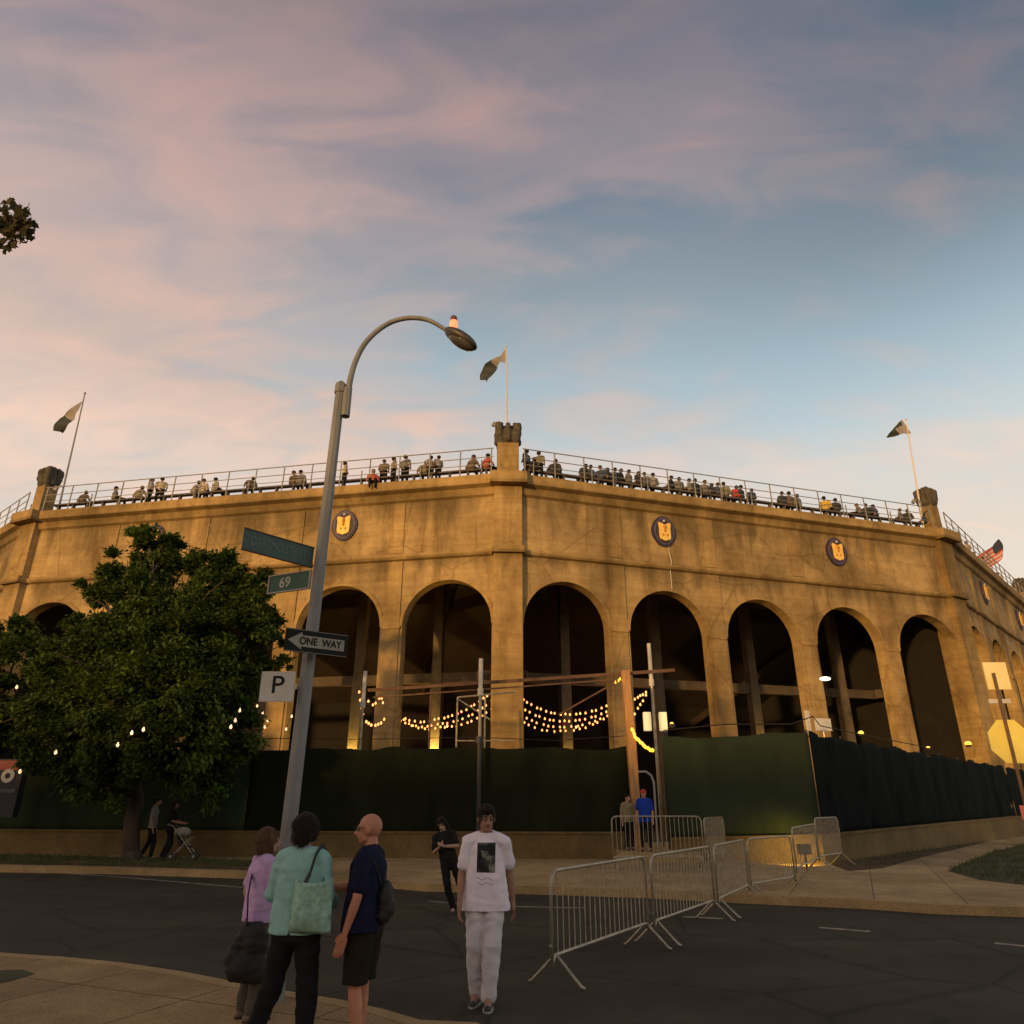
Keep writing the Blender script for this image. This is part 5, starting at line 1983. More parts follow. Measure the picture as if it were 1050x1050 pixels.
        ps = [('e', hp(0, -.014, .020), (.054 * HS, .060 * HS, .056 * HS), er), ('e', hp(0, -.034, -.032), (.050 * HS, .034 * HS, .048 * HS), er),
              ('c', hp(.042, -.008, .01), hp(.044, -.004, -.052), .020 * HS, .017 * HS), ('c', hp(-.042, -.008, .01), hp(-.044, -.004, -.052), .020 * HS, .017 * HS)]
        blob('hair', ps, vh, hm, root, 1, wrinkle=(0.008, 24) if near else None)
    elif hs == 'long':
        ps = [('e', hp(0, -.014, .018), (.053 * HS, .058 * HS, .055 * HS), er), ('c', hp(.038, -.012, 0), hp(.05, -.01, -.12), .024 * HS, .022 * HS),
              ('c', hp(-.038, -.012, 0), hp(-.05, -.01, -.12), .024 * HS, .022 * HS), ('c', hp(0, -.04, 0), hp(0, -.04, -.13), .034 * HS, .034 * HS)]
        blob('hair', ps, vh, hm, root, 1)
    elif hs == 'cap':
        ps = [('e', hp(0, -.006, .028), (.048 * HS, .057 * HS, .042 * HS), er)]
        blob('cap', ps, vh, outfit['capm'], root, 1, cuts=())
        b = MB()
        b.sphere(hp(0, .05, .018), 1, 12, (.034 * HS, .042 * HS, .006 * HS), M=Mh)
        b.build('cap_brim', outfit['capm'], root, smooth=True)
    if near and hs in ('short', 'fullshort', 'bob', 'long'):
        for ch in root.children:
            if ch.name.startswith('hair'):
                wisps(ch, 1500, 0.03 if hs == 'short' else 0.045, 3)
    # top
    tm = outfit['top']
    hem = outfit.get('hem', 0.50) * h
    fl_ = outfit.get('flare', 1.0)
    g = 1.10 * bulk
    hz_ = hem - .03 * h
    lw = outfit.get('loose', 1.0) * (0.4 + 0.6 * bulk) * fl_
    fwd = j['waist'].y
    top = [('e', j['chest'] + Vector((0, 0, .002 * h)), (.092 * h * g, .066 * h * g, .10 * h)),
           ('c', lp(j['shR'], j['neck'], .04), j['neck'] - Vector((0, 0, .016 * h)), .0405 * h, .040 * h), ('c', lp(j['shL'], j['neck'], .04), j['neck'] - Vector((0, 0, .016 * h)), .0405 * h, .040 * h),
           ('c', j['neck'] - Vector((0, 0, .03 * h)), j['neck'] - Vector((0, -.002 * h, .004 * h)), .045 * h, .036 * h)]
    # cloth hanging from the chest to the hem
    for k_ in (-1, -0.35, 0.35, 1):
        top.append(('c', Vector((k_ * .040 * h * bulk, j['chest'].y, j['chest'].z)), Vector((k_ * .042 * h * lw + j['hip'].x, (j['hip'].y + fwd * .7), hz_)), .062 * h * bulk, .066 * h * lw))
    slv = outfit.get('sleeve', 'short')
    for s_ in 'RL':
        e_ = j['el' + s_]
        if slv == 'short':
            q = lp(j['sh' + s_], e_, .72)
            top += [('c', j['sh' + s_], q, .0400 * h, .0385 * h)]
        else:
            top += [('c', j['sh' + s_], e_, .0385 * h, .031 * h), ('c', e_, lp(e_, j['wr' + s_], .88), .031 * h, .024 * h)]
    wr = (0.0105, 9.5) if near else (0.006, 7)
    top_ob = blob('shirt', top, 0.011 if near else 0.018, tm, root, 2 if near else 0, cuts=[((0, 0, hem), (0, 0, -1)), (tuple(j['neck'] + Vector((0, 0, .006 * h))), (0, .30, 1))], wrinkle=wr)
    # bottom
    bm_ = outfit['bottom']
    lo_ = outfit.get('loose', 1.0)
    bt = [('e', j['hip'], (.090 * h * bulk, .067 * h * bulk, .065 * h)), ('e', j['hip'] + Vector((0, -.006 * h, -.04 * h)), (.088 * h * bulk, .070 * h * bulk, .06 * h))]
    for s_ in 'RL':
        hp_, kn, an = j['hp' + s_], j['kn' + s_], j['an' + s_]
        if outfit.get('bstyle', 'trousers') == 'trousers':
            bt += [('c', hp_, kn, .055 * h * bulk ** .5 * lo_, .041 * h * lo_), ('c', kn, lp(kn, an, .45), .041 * h * lo_, .038 * h * lo_), ('c', lp(kn, an, .45), lp(kn, an, .97), .038 * h * lo_, .033 * h * lo_)]
        else:
            bt += [('c', hp_, lp(hp_, kn, 1.0), .057 * h * bulk ** .5 * lo_, .050 * h * lo_)]

    cuts = [((0, 0, j['hip'].z + .06 * h), (0, 0, 1))]
    if outfit.get('bstyle') == 'shorts':
        cuts.append(((0, 0, j['knR'].z + .01 * h), (0, 0, -1)))
    blob('trousers' if outfit.get('bstyle', 'trousers') == 'trousers' else 'shorts', bt, 0.011 if near else 0.018, bm_, root, 2 if near else 0, cuts=cuts, wrinkle=(0.013, 7.5) if near else (0.006, 7))
    # shoes
    for s_ in 'RL':
        an, ft = j['an' + s_], j['ft' + s_]
        f = (ft - an)
        f.z = 0
        f.normalize()
        gz = ft.z - .018 * h
        base_ = Vector((an.x, an.y, gz))
        ps = [('c', base_ - f * .018 * h + Vector((0, 0, .022 * h)), base_ + f * .10 * h + Vector((0, 0, .016 * h)), .024 * h, .0185 * h),
              ('c', Vector((an.x, an.y, gz + .03 * h)), base_ + f * .045 * h + Vector((0, 0, .024 * h)), .026 * h, .022 * h)]
        sh = blob('shoe', ps, 0.012 if near else 0.018, outfit.get('shoe', SHOE), root, 1, cuts=[((0, 0, gz + 0.002), (0, 0, -1))])
        if near:
            b = MB()
            c0 = base_ + f * .04 * h
            ang = math.atan2(f.y, f.x)
            b.lathe((0, 0, 0), [(.080 * h, 0.001), (.082 * h, 0.016), (.078 * h, 0.02)], 16, sy=.36)
            so = b.build('sole', outfit.get('sole', SHOE), root)
            so.matrix_local = Matrix.Translation(Vector((c0.x, c0.y, gz))) @ Matrix.Rotation(ang, 4, 'Z')
    return root, j, top_ob


def cloth(name, col, var=0.18, sc=6, bump=0.25):
    return mat(name, col, 0.9, var, sc, bump, 90, spec=0.15)


# printed tee: print drawn in the cloth from local coordinates
def printed_tee():
    m_ = cloth('white_tee_cloth', (0.80, 0.74, 0.82), 0.06)
    t = m_.node_tree
    b = t.nodes['Principled BSDF']
    tcx = t.nodes.new('ShaderNodeTexCoord')
    s_ = t.nodes.new('ShaderNodeSeparateXYZ')
    t.links.new(tcx.outputs['Object'], s_.inputs[0])
    x, y, z = s_.outputs

    def band(v, a, c):
        return nmath(t, 'MULTIPLY', nmath(t, 'GREATER_THAN', v, a), nmath(t, 'LESS_THAN', v, c))
    front = nmath(t, 'GREATER_THAN', y, 0.0)
    rect = nmath(t, 'MULTIPLY', nmath(t, 'MULTIPLY', band(x, -0.105, 0.085), band(z, 1.165, 1.445)), front)
    wvx = nmath(t, 'ADD', z, nmath(t, 'MULTIPLY', nmath(t, 'SINE', nmath(t, 'MULTIPLY', x, 60.0)), 0.010))
    scr = nmath(t, 'MULTIPLY', nmath(t, 'MULTIPLY', band(x, -0.09, 0.08), nmath(t, 'MAXIMUM', band(wvx, 1.105, 1.112), band(wvx, 1.062, 1.068))), front)
    nz = tnoise(t, tcx.outputs['Object'], 14, 3)
    dark = nramp(t, nz, [(0.42, (0.02, 0.024, 0.024)), (0.55, (0.07, 0.08, 0.07)), (0.63, (0.22, 0.23, 0.19))])
    old = b.inputs['Base Color'].links[0].from_socket
    c = nmix(t, rect, old, dark)
    c = nmix(t, nmath(t, 'MULTIPLY', scr, 0.8), c, (0.12, 0.10, 0.12))
    t.links.new(c, b.inputs['Base Color'])
    return m_


# --- woman in teal, back to us
TX = atY(311, 880, 6.2).x
teal = cloth('teal_jacket_cloth', (0.27, 0.50, 0.47), 0.12)
blackp = cloth('black_trouser_cloth', (0.012, 0.012, 0.014), 0.2)
wt, jt, _ = person('dark-haired woman in a teal jacket and black trousers standing with her back to us', (TX, 6.2, 0.13), R(-10), 1.61,
                   dict(look=(0.12, 1, -0.03), bulk=1.10, elR=(0.145, -0.01, 0.655), wrR=(0.125, 0.12, 0.60), handR=(-0.2, 1, 0.2), elL=(-0.15, 0.01, 0.65), wrL=(-0.07, 0.13, 0.60), handL=(0.4, 1, 0.1),
                        knR=(0.075, 0.01, 0.285), anR=(0.085, -0.01, 0.045), ftR=(0.095, 0.09, 0.018), knL=(-0.09, 0.0, 0.285), anL=(-0.16, -0.05, 0.045), ftL=(-0.19, 0.05, 0.018)),
                   dict(top=teal, sleeve='long', hem=0.50, flare=1.05, bottom=blackp, hair='fullshort', hairm=HAIR_DK, loose=1.12))
# pale lilac collar peeking out
b = MB()
b.tube([jt['neck'] + Vector((0.058 * math.cos(t), 0.05 * math.sin(t), 0.006 - 0.02 * math.sin(t))) for t in [2 * PI * k / 16 for k in range(17)]], 0.012, 8)
b.build('collar', cloth('lilac_collar_cloth', (0.40, 0.28, 0.42), 0.1), wt, smooth=True)


def tote(label, loc, rz, w, h_, d_, m_, strap_pts, strapm, bulge=0.35):
    root = thing('shoulder_bag', label, 'bag', loc, rz)
    b = MB()
    nx, nz = 14, 14
    for sgn in (1, -1):
        i0 = len(b.v)
        for i in range(nx + 1):
            for k in range(nz + 1):
                u, v = i / nx * 2 - 1, k / nz
                ww = w / 2 * (1.0 - 0.08 * v)
                th = d_ / 2 * (1 - abs(u) ** 3) * (1 - 0.35 * v) * math.sin(min(1, 0.12 + v * 3) * PI / 2)
                wob = noise.noise(Vector((u * 1.6, v * 2.2, sgn * 3 + w * 10))) * 0.018
                sagz = -0.03 * (1 - u * u) * v
                b.v.append((u * ww, sgn * (th + 0.003) + wob * (1 - abs(u)), v * h_ + sagz))
        for i in range(nx):
            for k in range(nz):
                q_ = i0 + i * (nz + 1) + k
                b.f.append((q_, q_ + nz + 1, q_ + nz + 2, q_ + 1) if sgn < 0 else (q_ + 1, q_ + nz + 2, q_ + nz + 1, q_))
                b.mi.append(0)
    o = b.build('bag_body', m_, root, smooth=True)
    so = o.modifiers.new('t', 'SOLIDIFY')
    so.thickness = 0.006
    for pts in strap_pts:
        b = MB()
        for a_, c_ in zip(pts[:-1], pts[1:]):
            b.bar(a_, c_, 0.008, 0.028)
        b.build('strap', strapm, root)
    return root


strapm = mat('dark_strap', (0.03, 0.04, 0.05), 0.7, 0.2, 5)
tealbag = mat('teal_bag_fabric', (0.20, 0.36, 0.29), 0.8, 0.35, 14, 0.3, 50, col2=(0.27, 0.46, 0.38))
rb = Matrix.Rotation(R(-10), 3, 'Z')
bagp = Vector((TX, 6.2, 0.13)) + rb @ Vector((0.16, -0.13, 0.82))
shp = rb.inverted() @ (Vector((TX, 6.2, 0.13)) + rb @ (jt['shR'] + Vector((-0.02, 0, 0.062))) - bagp)
tote('mottled teal tote bag hanging from the shoulder of the woman in teal', bagp, R(-10), 0.33, 0.36, 0.13, tealbag,
     [[(-0.05, -0.035, 0.33), (shp.x - 0.005, -0.035, shp.z * .72), (shp.x, shp.y - 0.085, shp.z - 0.02), (shp.x + .005, shp.y, shp.z + 0.035), (shp.x + .03, shp.y + 0.06, shp.z - 0.03), (0.05, 0.06, 0.33)]], strapm)

# --- woman in lilac, partly hidden
LX = atY(272, 880, 7.25).x
lil = cloth('lilac_blouse_cloth', (0.52, 0.36, 0.62), 0.12)
wl, jl, _ = person('brown-haired woman in a lilac blouse half hidden behind the woman in teal', (LX, 7.25, 0.13), R(-50), 1.48,
                   dict(look=(0.15, 1, 0.05), bulk=1.08, elR=(0.14, 0.03, 0.65), wrR=(0.08, 0.13, 0.62), handR=(-0.3, 1, 0.1), elL=(-0.15, -0.03, 0.645), wrL=(-0.15, 0.02, 0.51)),
                   dict(top=lil, sleeve='short', hem=0.50, flare=1.10, bottom=cloth('grey_trouser_cloth', (0.10, 0.09, 0.075), 0.15), hair='bob', hairm=HAIR_BR, shoe=mat('tan_shoes', (0.16, 0.11, 0.07), 0.6, 0.2, 8)))
bp_ = atY(254, 1000, 7.05)
shl = Vector((LX, 7.25, 0.13)) + Matrix.Rotation(R(-50), 3, 'Z') @ (jl['shL'] + Vector((0, 0, 0.045)))
bagr = Vector((bp_.x - 0.0, bp_.y, 0.46))
blk = mat('black_bag_fabric', (0.014, 0.013, 0.013), 0.7, 0.3, 6, 0.2, 40)
inv = Matrix.Rotation(R(12), 3, 'Z').inverted()
s1 = inv @ (shl - bagr)
root = thing('shoulder_bag', 'large slouchy black shoulder bag hanging at the side of the woman in lilac', 'bag', bagr, R(12))
blob('bag_body', [('e', (-0.02, 0, 0.10), (0.17, 0.09, 0.13)), ('e', (0.02, 0, 0.26), (0.12, 0.07, 0.16)), ('c', (-0.10, 0, 0.06), (0.12, 0, 0.04), 0.075, 0.07), ('c', (-0.05, 0, 0.40), (0.06, 0, 0.40), 0.03, 0.03), ('c', (-0.15, 0, 0.16), (-0.06, 0, 0.38), 0.06, 0.03)], 0.012, blk, root, 2, wrinkle=(0.013, 10))
for pts in ([(-0.05, -0.02, 0.40), (s1.x * .6 - .03, -0.07, s1.z * .7), (s1.x - .02, s1.y - 0.05, s1.z - .02), (s1.x, s1.y, s1.z + 0.02), (s1.x + .02, s1.y + .05, s1.z - 0.04), (0.06, 0.03, 0.40)],):
    b = MB()
    for a_, c_ in zip(pts[:-1], pts[1:]):
        b.bar(a_, c_, 0.010, 0.03)
    b.build('strap', blk, root)

# --- bald man in profile
BX = atY(379, 880, 6.3).x
navy = cloth('navy_tee_cloth', (0.010, 0.012, 0.035), 0.2)
bm2, jb, _ = person('bald man in a navy T-shirt and long dark shorts gesturing towards the two women', (BX, 6.3, 0.13), R(82), 1.62,
                    dict(look=(-0.04, 1, -0.06), bulk=1.16, waist=(0, 0.018, 0.63), chest=(0, 0.0, 0.745), elR=(0.125, 0.10, 0.665), wrR=(0.09, 0.235, 0.665), handR=(-0.2, 1, -0.1), palmR=(-1, 0, 0.4), curl=0.35,
                         elL=(-0.145, 0.0, 0.645), wrL=(-0.145, 0.045, 0.505), anL=(-0.065, -0.02, 0.045), anR=(0.065, 0.02, 0.045), ftR=(0.075, 0.115, 0.018)),
                    dict(top=navy, sleeve='short', hem=0.50, flare=1.07, bottom=cloth('dark_shorts_cloth', (0.020, 0.016, 0.012), 0.2), bstyle='shorts', loose=1.15, skin=mat('ruddy_skin', (0.46, 0.20, 0.12), 0.5, 0.12, 8)))
# glasses
hdb = jb['head']
b = MB()
for s_ in (1, -1):
    b.tube([hdb + Vector((0.080 * s_, -0.01, 0.012)), hdb + Vector((0.070 * s_, 0.066, 0.012)), hdb + Vector((0.052 * s_, 0.100, 0.01))], 0.0025, 5)
    b.tube([hdb + Vector((0.030 * s_ + 0.019 * math.cos(t), 0.102, 0.006 + 0.015 * math.sin(t))) for t in [2 * PI * k / 12 for k in range(13)]], 0.002, 5)
b.tube([hdb + Vector((-0.012, 0.106, 0.01)), hdb + Vector((0.012, 0.106, 0.01))], 0.002, 5)
b.build('glasses', M_BLACK, bm2)
# small sling pack on his back
rbm = Matrix.Rotation(R(82), 3, 'Z')
pk = Vector((BX, 6.3, 0.13)) + rbm @ Vector((-0.03, -0.165, 1.02))
root = thing('sling_pack', 'small black backpack hanging behind the bald man', 'backpack', pk, R(82))
blob('pack_body', [('e', (0, 0, 0.0), (0.10, 0.055, 0.13)), ('e', (0, 0.01, -0.10), (0.09, 0.05, 0.07)), ('e', (0, -0.03, -0.05), (0.07, 0.04, 0.07))], 0.012, blk, root, 1, wrinkle=(0.006, 14))
b = MB()
for s_ in (-1, 1):
    pts = [Vector((0.06 * s_, 0.03, 0.10)), Vector((0.085 * s_, 0.075, 0.24)), Vector((0.09 * s_, 0.14, 0.355)), Vector((0.09 * s_, 0.22, 0.335)), Vector((0.095 * s_, 0.268, 0.24)), Vector((0.10 * s_, 0.27, 0.10)), Vector((0.125 * s_, 0.22, -0.02)), Vector((0.115 * s_, 0.10, -0.09)), Vector((0.06 * s_, 0.02, -0.11))]
    for a_, c_ in zip(pts[:-1], pts[1:]):
        b.bar(a_, c_, 0.03, 0.008)
b.build('strap', blk, root)

# --- man in white walking
tee = printed_tee()
wp = cloth('white_trouser_cloth', (0.60, 0.58, 0.60), 0.12)
mw, jw, _ = person('man in a white printed T-shirt and loose white trousers walking across the road', (-0.27, 8.35, 0.0), R(176), 1.80,
                   dict(look=(-0.32, 1, -0.18), bulk=0.96, shR=(0.104, 0, 0.803), shL=(-0.104, 0, 0.803), elR=(0.140, 0.01, 0.640), wrR=(0.138, 0.07, 0.50), elL=(-0.132, -0.055, 0.645), wrL=(-0.150, -0.06, 0.50),
                        knR=(0.050, 0.045, 0.290), anR=(0.045, 0.00, 0.050), ftR=(0.055, 0.09, 0.018), knL=(-0.045, 0.075, 0.292), anL=(-0.030, 0.085, 0.045), ftL=(-0.035, 0.18, 0.018)),
                   dict(top=tee, sleeve='short', hem=0.455, flare=1.12, bottom=wp, hair='short', hairm=HAIR_DK, loose=1.22, skin=SKIN_T, shoe=SHOE, sole=SOLE))

# --- woman in black behind him, holding a phone
blackt = cloth('black_top_cloth', (0.016, 0.015, 0.016), 0.25)
kx = atY(462, 900, 14.6).x
wk, jk, _ = person('woman in black walking behind the man in white while looking at her hands', (kx, 14.6, 0.0), R(170), 1.60,
                   dict(look=(0.1, 1, -0.5), bulk=0.95, elR=(0.135, 0.04, 0.66), wrR=(0.03, 0.14, 0.70), handR=(-0.4, 0.8, 0.4), elL=(-0.14, 0.03, 0.66), wrL=(-0.02, 0.15, 0.69), handL=(0.2, 0.8, 0.4),
                        knR=(0.055, 0.06, 0.285), anR=(0.05, -0.01, 0.05), ftR=(0.05, 0.08, 0.018), knL=(-0.075, 0.0, 0.285), anL=(-0.15, -0.12, 0.075), ftL=(-0.16, -0.04, 0.03)),
                   dict(top=blackt, sleeve='short', hem=0.50, bottom=blackp, hair='long', hairm=HAIR_DK, skin=SKIN, face=True), near=True)
wk.rotation_euler = (0, R(14), R(170))
wk.location.x += 0.16
ph = Vector((kx - 0.14, 14.6, 0.0)) + Matrix.Rotation(R(170), 3, 'Z') @ Vector((0.0, 0.285, 1.155))
root = thing('phone', 'small dark phone held up by the woman in black', 'phone', ph, R(170))
b = MB()
b.box((0, 0, 0), (0.072, 0.009, 0.145), M=Euler((-0.5, 0, 0)).to_matrix())
b.build('phone_case', M_BLACK, root, bevel=0.004)
b = MB()
b.box((0, -0.007, -0.004), (0.064, 0.004, 0.13), M=Euler((-0.5, 0, 0)).to_matrix())
b.build('screen', mat('phone_screen', (0.02, 0.025, 0.03), 0.2, 0.1, 5), root)

# --- pair with stroller under the tree
gx = atY(163, 870, 25.6).x
person('man in a pale grey T-shirt walking beside the stroller under the big tree', (gx, 24.9, 0.15), R(-75), 1.80,
       dict(knR=(0.05, 0.07, 0.285), ftR=(0.06, 0.13, 0.018), anR=(0.055, 0.05, 0.045), knL=(-0.05, -0.02, 0.285), anL=(-0.055, -0.12, 0.07), ftL=(-0.055, -0.04, 0.03)),
       dict(top=cloth('pale_grey_tee', (0.30, 0.29, 0.27), 0.1), bottom=blackp, hair='short', skin=SKIN), near=False)
gx2 = atY(180, 870, 25.2).x
person('person in dark clothes pushing the stroller under the big tree', (gx2, 24.6, 0.15), R(-80), 1.70,
       dict(elR=(0.135, 0.05, 0.65), wrR=(0.12, 0.19, 0.62), elL=(-0.135, 0.05, 0.65), wrL=(-0.12, 0.19, 0.62), knR=(0.05, 0.06, 0.285), knL=(-0.05, -0.01, 0.285), anL=(-0.055, -0.10, 0.06), ftL=(-0.055, -0.02, 0.03)),
       dict(top=blackt, bottom=blackp, hair='long', skin=SKIN_T), near=False)
# stroller
sx_ = atY(199, 870, 25.0).x
root = thing('stroller', 'small dark stroller with a pale bundle pushed along the far sidewalk', 'stroller', (sx_ - 0.1, 24.55, 0.15), R(10))
b = MB()
for y in (-0.22, 0.22):
    b.tube([(-0.55, y, 1.02), (-0.40, y, 0.98), (0.30, y, 0.16)], 0.014, 6)
    b.tube([(-0.32, y, 0.12), (0.12, y, 0.60), (0.18, y, 0.66)], 0.014, 6)
b.tube([(-0.55, -0.22, 1.02), (-0.55, 0.22, 1.02)], 0.016, 6)
b.build('frame', M_GALV, root)
b = MB()
b.hexa([(-0.18, -.2, .42), (0.22, -.2, .36), (0.22, .2, .36), (-0.18, .2, .42), (-0.30, -.2, .82), (-0.10, -.2, .48), (-0.10, .2, .48), (-0.30, .2, .82)])
b.build('seat', blk, root, bevel=0.02)
b = MB()
b.sphere((-0.14, 0, 0.80), 1, 12, (0.25, 0.21, 0.15))
b.build('hood', mat('pale_hood_cloth', (0.26, 0.25, 0.22), 0.8, 0.2, 6), root, smooth=True)
for (x, y) in ((0.32, -0.22), (0.32, 0.22), (-0.34, -0.22), (-0.34, 0.22)):
    b = MB()
    b.tube([(x, y - 0.02, 0.12), (x, y + 0.02, 0.12)], 0.12, 14)
    w_ = b.build('wheel', M_BLACK, root)
    b = MB()
    b.tube([(x, y - 0.024, 0.12), (x, y + 0.024, 0.12)], 0.04, 8)
    b.build('hub', M_GALV, w_)

# --- man in blue at the gate and the person half behind the post
person('man in a royal blue jersey and red cap at the gate', (atY(662, 850, 24.3).x, 24.3, 0.42), R(160), 1.76,
       dict(look=(0.3, 1, -0.1)), dict(top=cloth('royal_blue_jersey', (0.015, 0.05, 0.38), 0.15), bottom=blackp, hair='cap', capm=mat('red_cap_cloth', (0.45, 0.05, 0.04), 0.8, 0.1, 6), skin=SKIN, hem=0.47), near=False)
person('person in a pale top half hidden behind the timber post', (atY(643, 850, 25.1).x, 24.75, 0.42), R(200), 1.62,
       dict(look=(-0.5, 1, 0)), dict(top=cloth('pale_olive_top', (0.26, 0.22, 0.13), 0.15), bottom=blackp, hair='short', skin=SKIN), near=False)
nb_ = MB()

# ================================================================ SPECTATORS ON THE RIM
SPC = {'dark grey': (0.045, 0.045, 0.05), 'black': (0.02, 0.02, 0.022), 'slate blue': (0.06, 0.08, 0.12), 'grey': (0.19, 0.18, 0.17), 'brown': (0.15, 0.11, 0.08),
       'pale grey': (0.32, 0.29, 0.25), 'cream': (0.50, 0.42, 0.28), 'red': (0.42, 0.06, 0.05), 'yellow': (0.62, 0.42, 0.07), 'rust red': (0.42, 0.10, 0.06), 'olive': (0.24, 0.22, 0.14), 'white': (0.5, 0.46, 0.42)}


def rim_body(pose):
    if pose == 'sit':
        pts = [('e', (0, 0, 0.58), (.075, .09, .105)), ('c', (0, 0, .44), (0, 0, .5), .05, .045), ('c', (-.13, 0, .34), (.13, 0, .34), .075, .075), ('e', (0, 0, .22), (.17, .11, .2)), ('e', (0, 0.02, .02), (.18, .14, .12)),
               ('c', (.19, 0, .34), (.25, .04, .08), .05, .042), ('c', (-.19, 0, .34), (-.25, .04, .08), .05, .042), ('c', (.25, .04, .08), (.16, .25, .06), .04, .03), ('c', (-.25, .04, .08), (-.16, .25, .06), .04, .03),
               ('c', (.09, .05, 0), (.12, .42, 0), .08, .06), ('c', (-.09, .05, 0), (-.12, .42, 0), .08, .06), ('c', (.12, .42, 0), (.12, .45, -.40), .055, .04), ('c', (-.12, .42, 0), (-.12, .45, -.40), .055, .04)]
    elif pose == 'lean':
        pts = [('e', (.08, .06, 0.55), (.075, .09, .105)), ('c', (.03, .03, .42), (.06, .05, .48), .05, .045), ('c', (-.10, .03, .33), (.17, .03, .31), .075, .075), ('e', (.02, 0, .20), (.17, .12, .2)), ('e', (0, 0.0, .02), (.19, .14, .12)),
               ('c', (.21, .03, .31), (.30, .12, .08), .05, .042), ('c', (-.16, 0.03, .33), (-.27, -.02, .08), .05, .042), ('c', (.30, .12, .08), (.18, .28, .1), .04, .03), ('c', (-.27, -.02, .08), (-.28, .0, -.08), .04, .03),
               ('c', (.09, .05, 0), (.14, .42, 0), .08, .06), ('c', (-.09, .05, 0), (-.12, .42, 0), .08, .06), ('c', (.14, .42, 0), (.12, .45, -.40), .055, .04), ('c', (-.12, .42, 0), (-.12, .45, -.40), .055, .04)]
    else:
        pts = [('e', (0, 0, 1.22), (.075, .09, .105)), ('c', (0, 0, 1.08), (0, 0, 1.14), .05, .045), ('c', (-.13, 0, .99), (.13, 0, .99), .07, .07), ('e', (0, 0, .85), (.16, .10, .2)), ('e', (0, 0, .62), (.15, .11, .16)),
               ('c', (.19, 0, .98), (.23, 0, .72), .048, .04), ('c', (-.19, 0, .98), (-.23, 0, .72), .048, .04), ('c', (.23, 0, .72), (.19, .12, .52), .038, .028), ('c', (-.23, 0, .72), (-.19, .12, .52), .038, .028),
               ('c', (.085, 0, .55), (.10, .02, .1), .085, .06), ('c', (-.085, 0, .55), (-.10, -.02, .1), .085, .06), ('c', (.10, .02, .1), (.10, 0, -.40), .055, .045), ('c', (-.10, -.02, .1), (-.10, 0, -.40), .055, .045)]
    return pts


PROTO = {}


def proto(pose):
    if pose in PROTO:
        return PROTO[pose]
    z0 = 0.66 if pose == 'stand' else 0.0
    hx = (.08, .06) if pose == 'lean' else (0, 0)
    hz = z0 + (0.58 if pose != 'lean' else 0.55)
    r_ = thing('person', 'proto', 'person')
    bd = blob('body', rim_body(pose), 0.022, SKIN_T, r_, 0)
    sh = [p for p in rim_body(pose)[2:]]
    top = []
    for p in sh[:5] if pose != 'x' else sh:
        if p[0] == 'c':
            top.append(('c', p[1], p[2], p[3] * 1.18, p[4] * 1.18))
        else:
            top.append(('e', p[1], tuple(q * 1.12 for q in p[2])))
    tp = blob('shirt', top, 0.022, M_WHITE, r_, 0, wrinkle=(0.008, 9))
    lg = []
    for p in sh[-4:]:
        lg.append(('c', p[1], p[2], p[3] * 1.15, p[4] * 1.2))
    lg.append(('e', sh[2][1], tuple(q * 1.1 for q in sh[2][2])))
    if pose != 'stand':
        lg = lg[:4] + [('e', sh[2][1], tuple(q * 1.1 for q in sh[2][2]))]
    tr = blob('trousers', lg, 0.022, blackp, r_, 0)
    hr = blob('hair', [('e', (hx[0], hx[1] - .016, hz + .025), (.092, .10, .098)), ('e', (hx[0], hx[1] - .035, hz - .02), (.085, .075, .085))], 0.02, HAIR_DK, r_, 0)
    for o_ in (bd, tp, tr, hr):
        for sl_ in o_.material_slots:
            mm = sl_.material
            sl_.link = 'OBJECT'
            sl_.material = mm
    PROTO[pose] = [r_, True]
    return PROTO[pose]


ORD = ['first', 'second', 'third', 'fourth', 'fifth', 'sixth', 'seventh', 'eighth', 'ninth', 'tenth', 'eleventh', 'twelfth', 'thirteenth', 'fourteenth', 'fifteenth', 'sixteenth', 'seventeenth', 'eighteenth', 'nineteenth', 'twentieth'] + \
      ['twenty-' + x for x in ('first', 'second', 'third', 'fourth', 'fifth', 'sixth', 'seventh', 'eighth', 'ninth')] + ['thirtieth'] + ['thirty-' + x for x in ('first', 'second', 'third', 'fourth', 'fifth', 'sixth', 'seventh', 'eighth', 'ninth')] + ['fortieth'] + ['forty-' + x for x in ('first', 'second', 'third', 'fourth')]
WINGN = {0: 'right of the central finial', 1: 'left of the central finial', 2: 'beyond the right corner finial'}


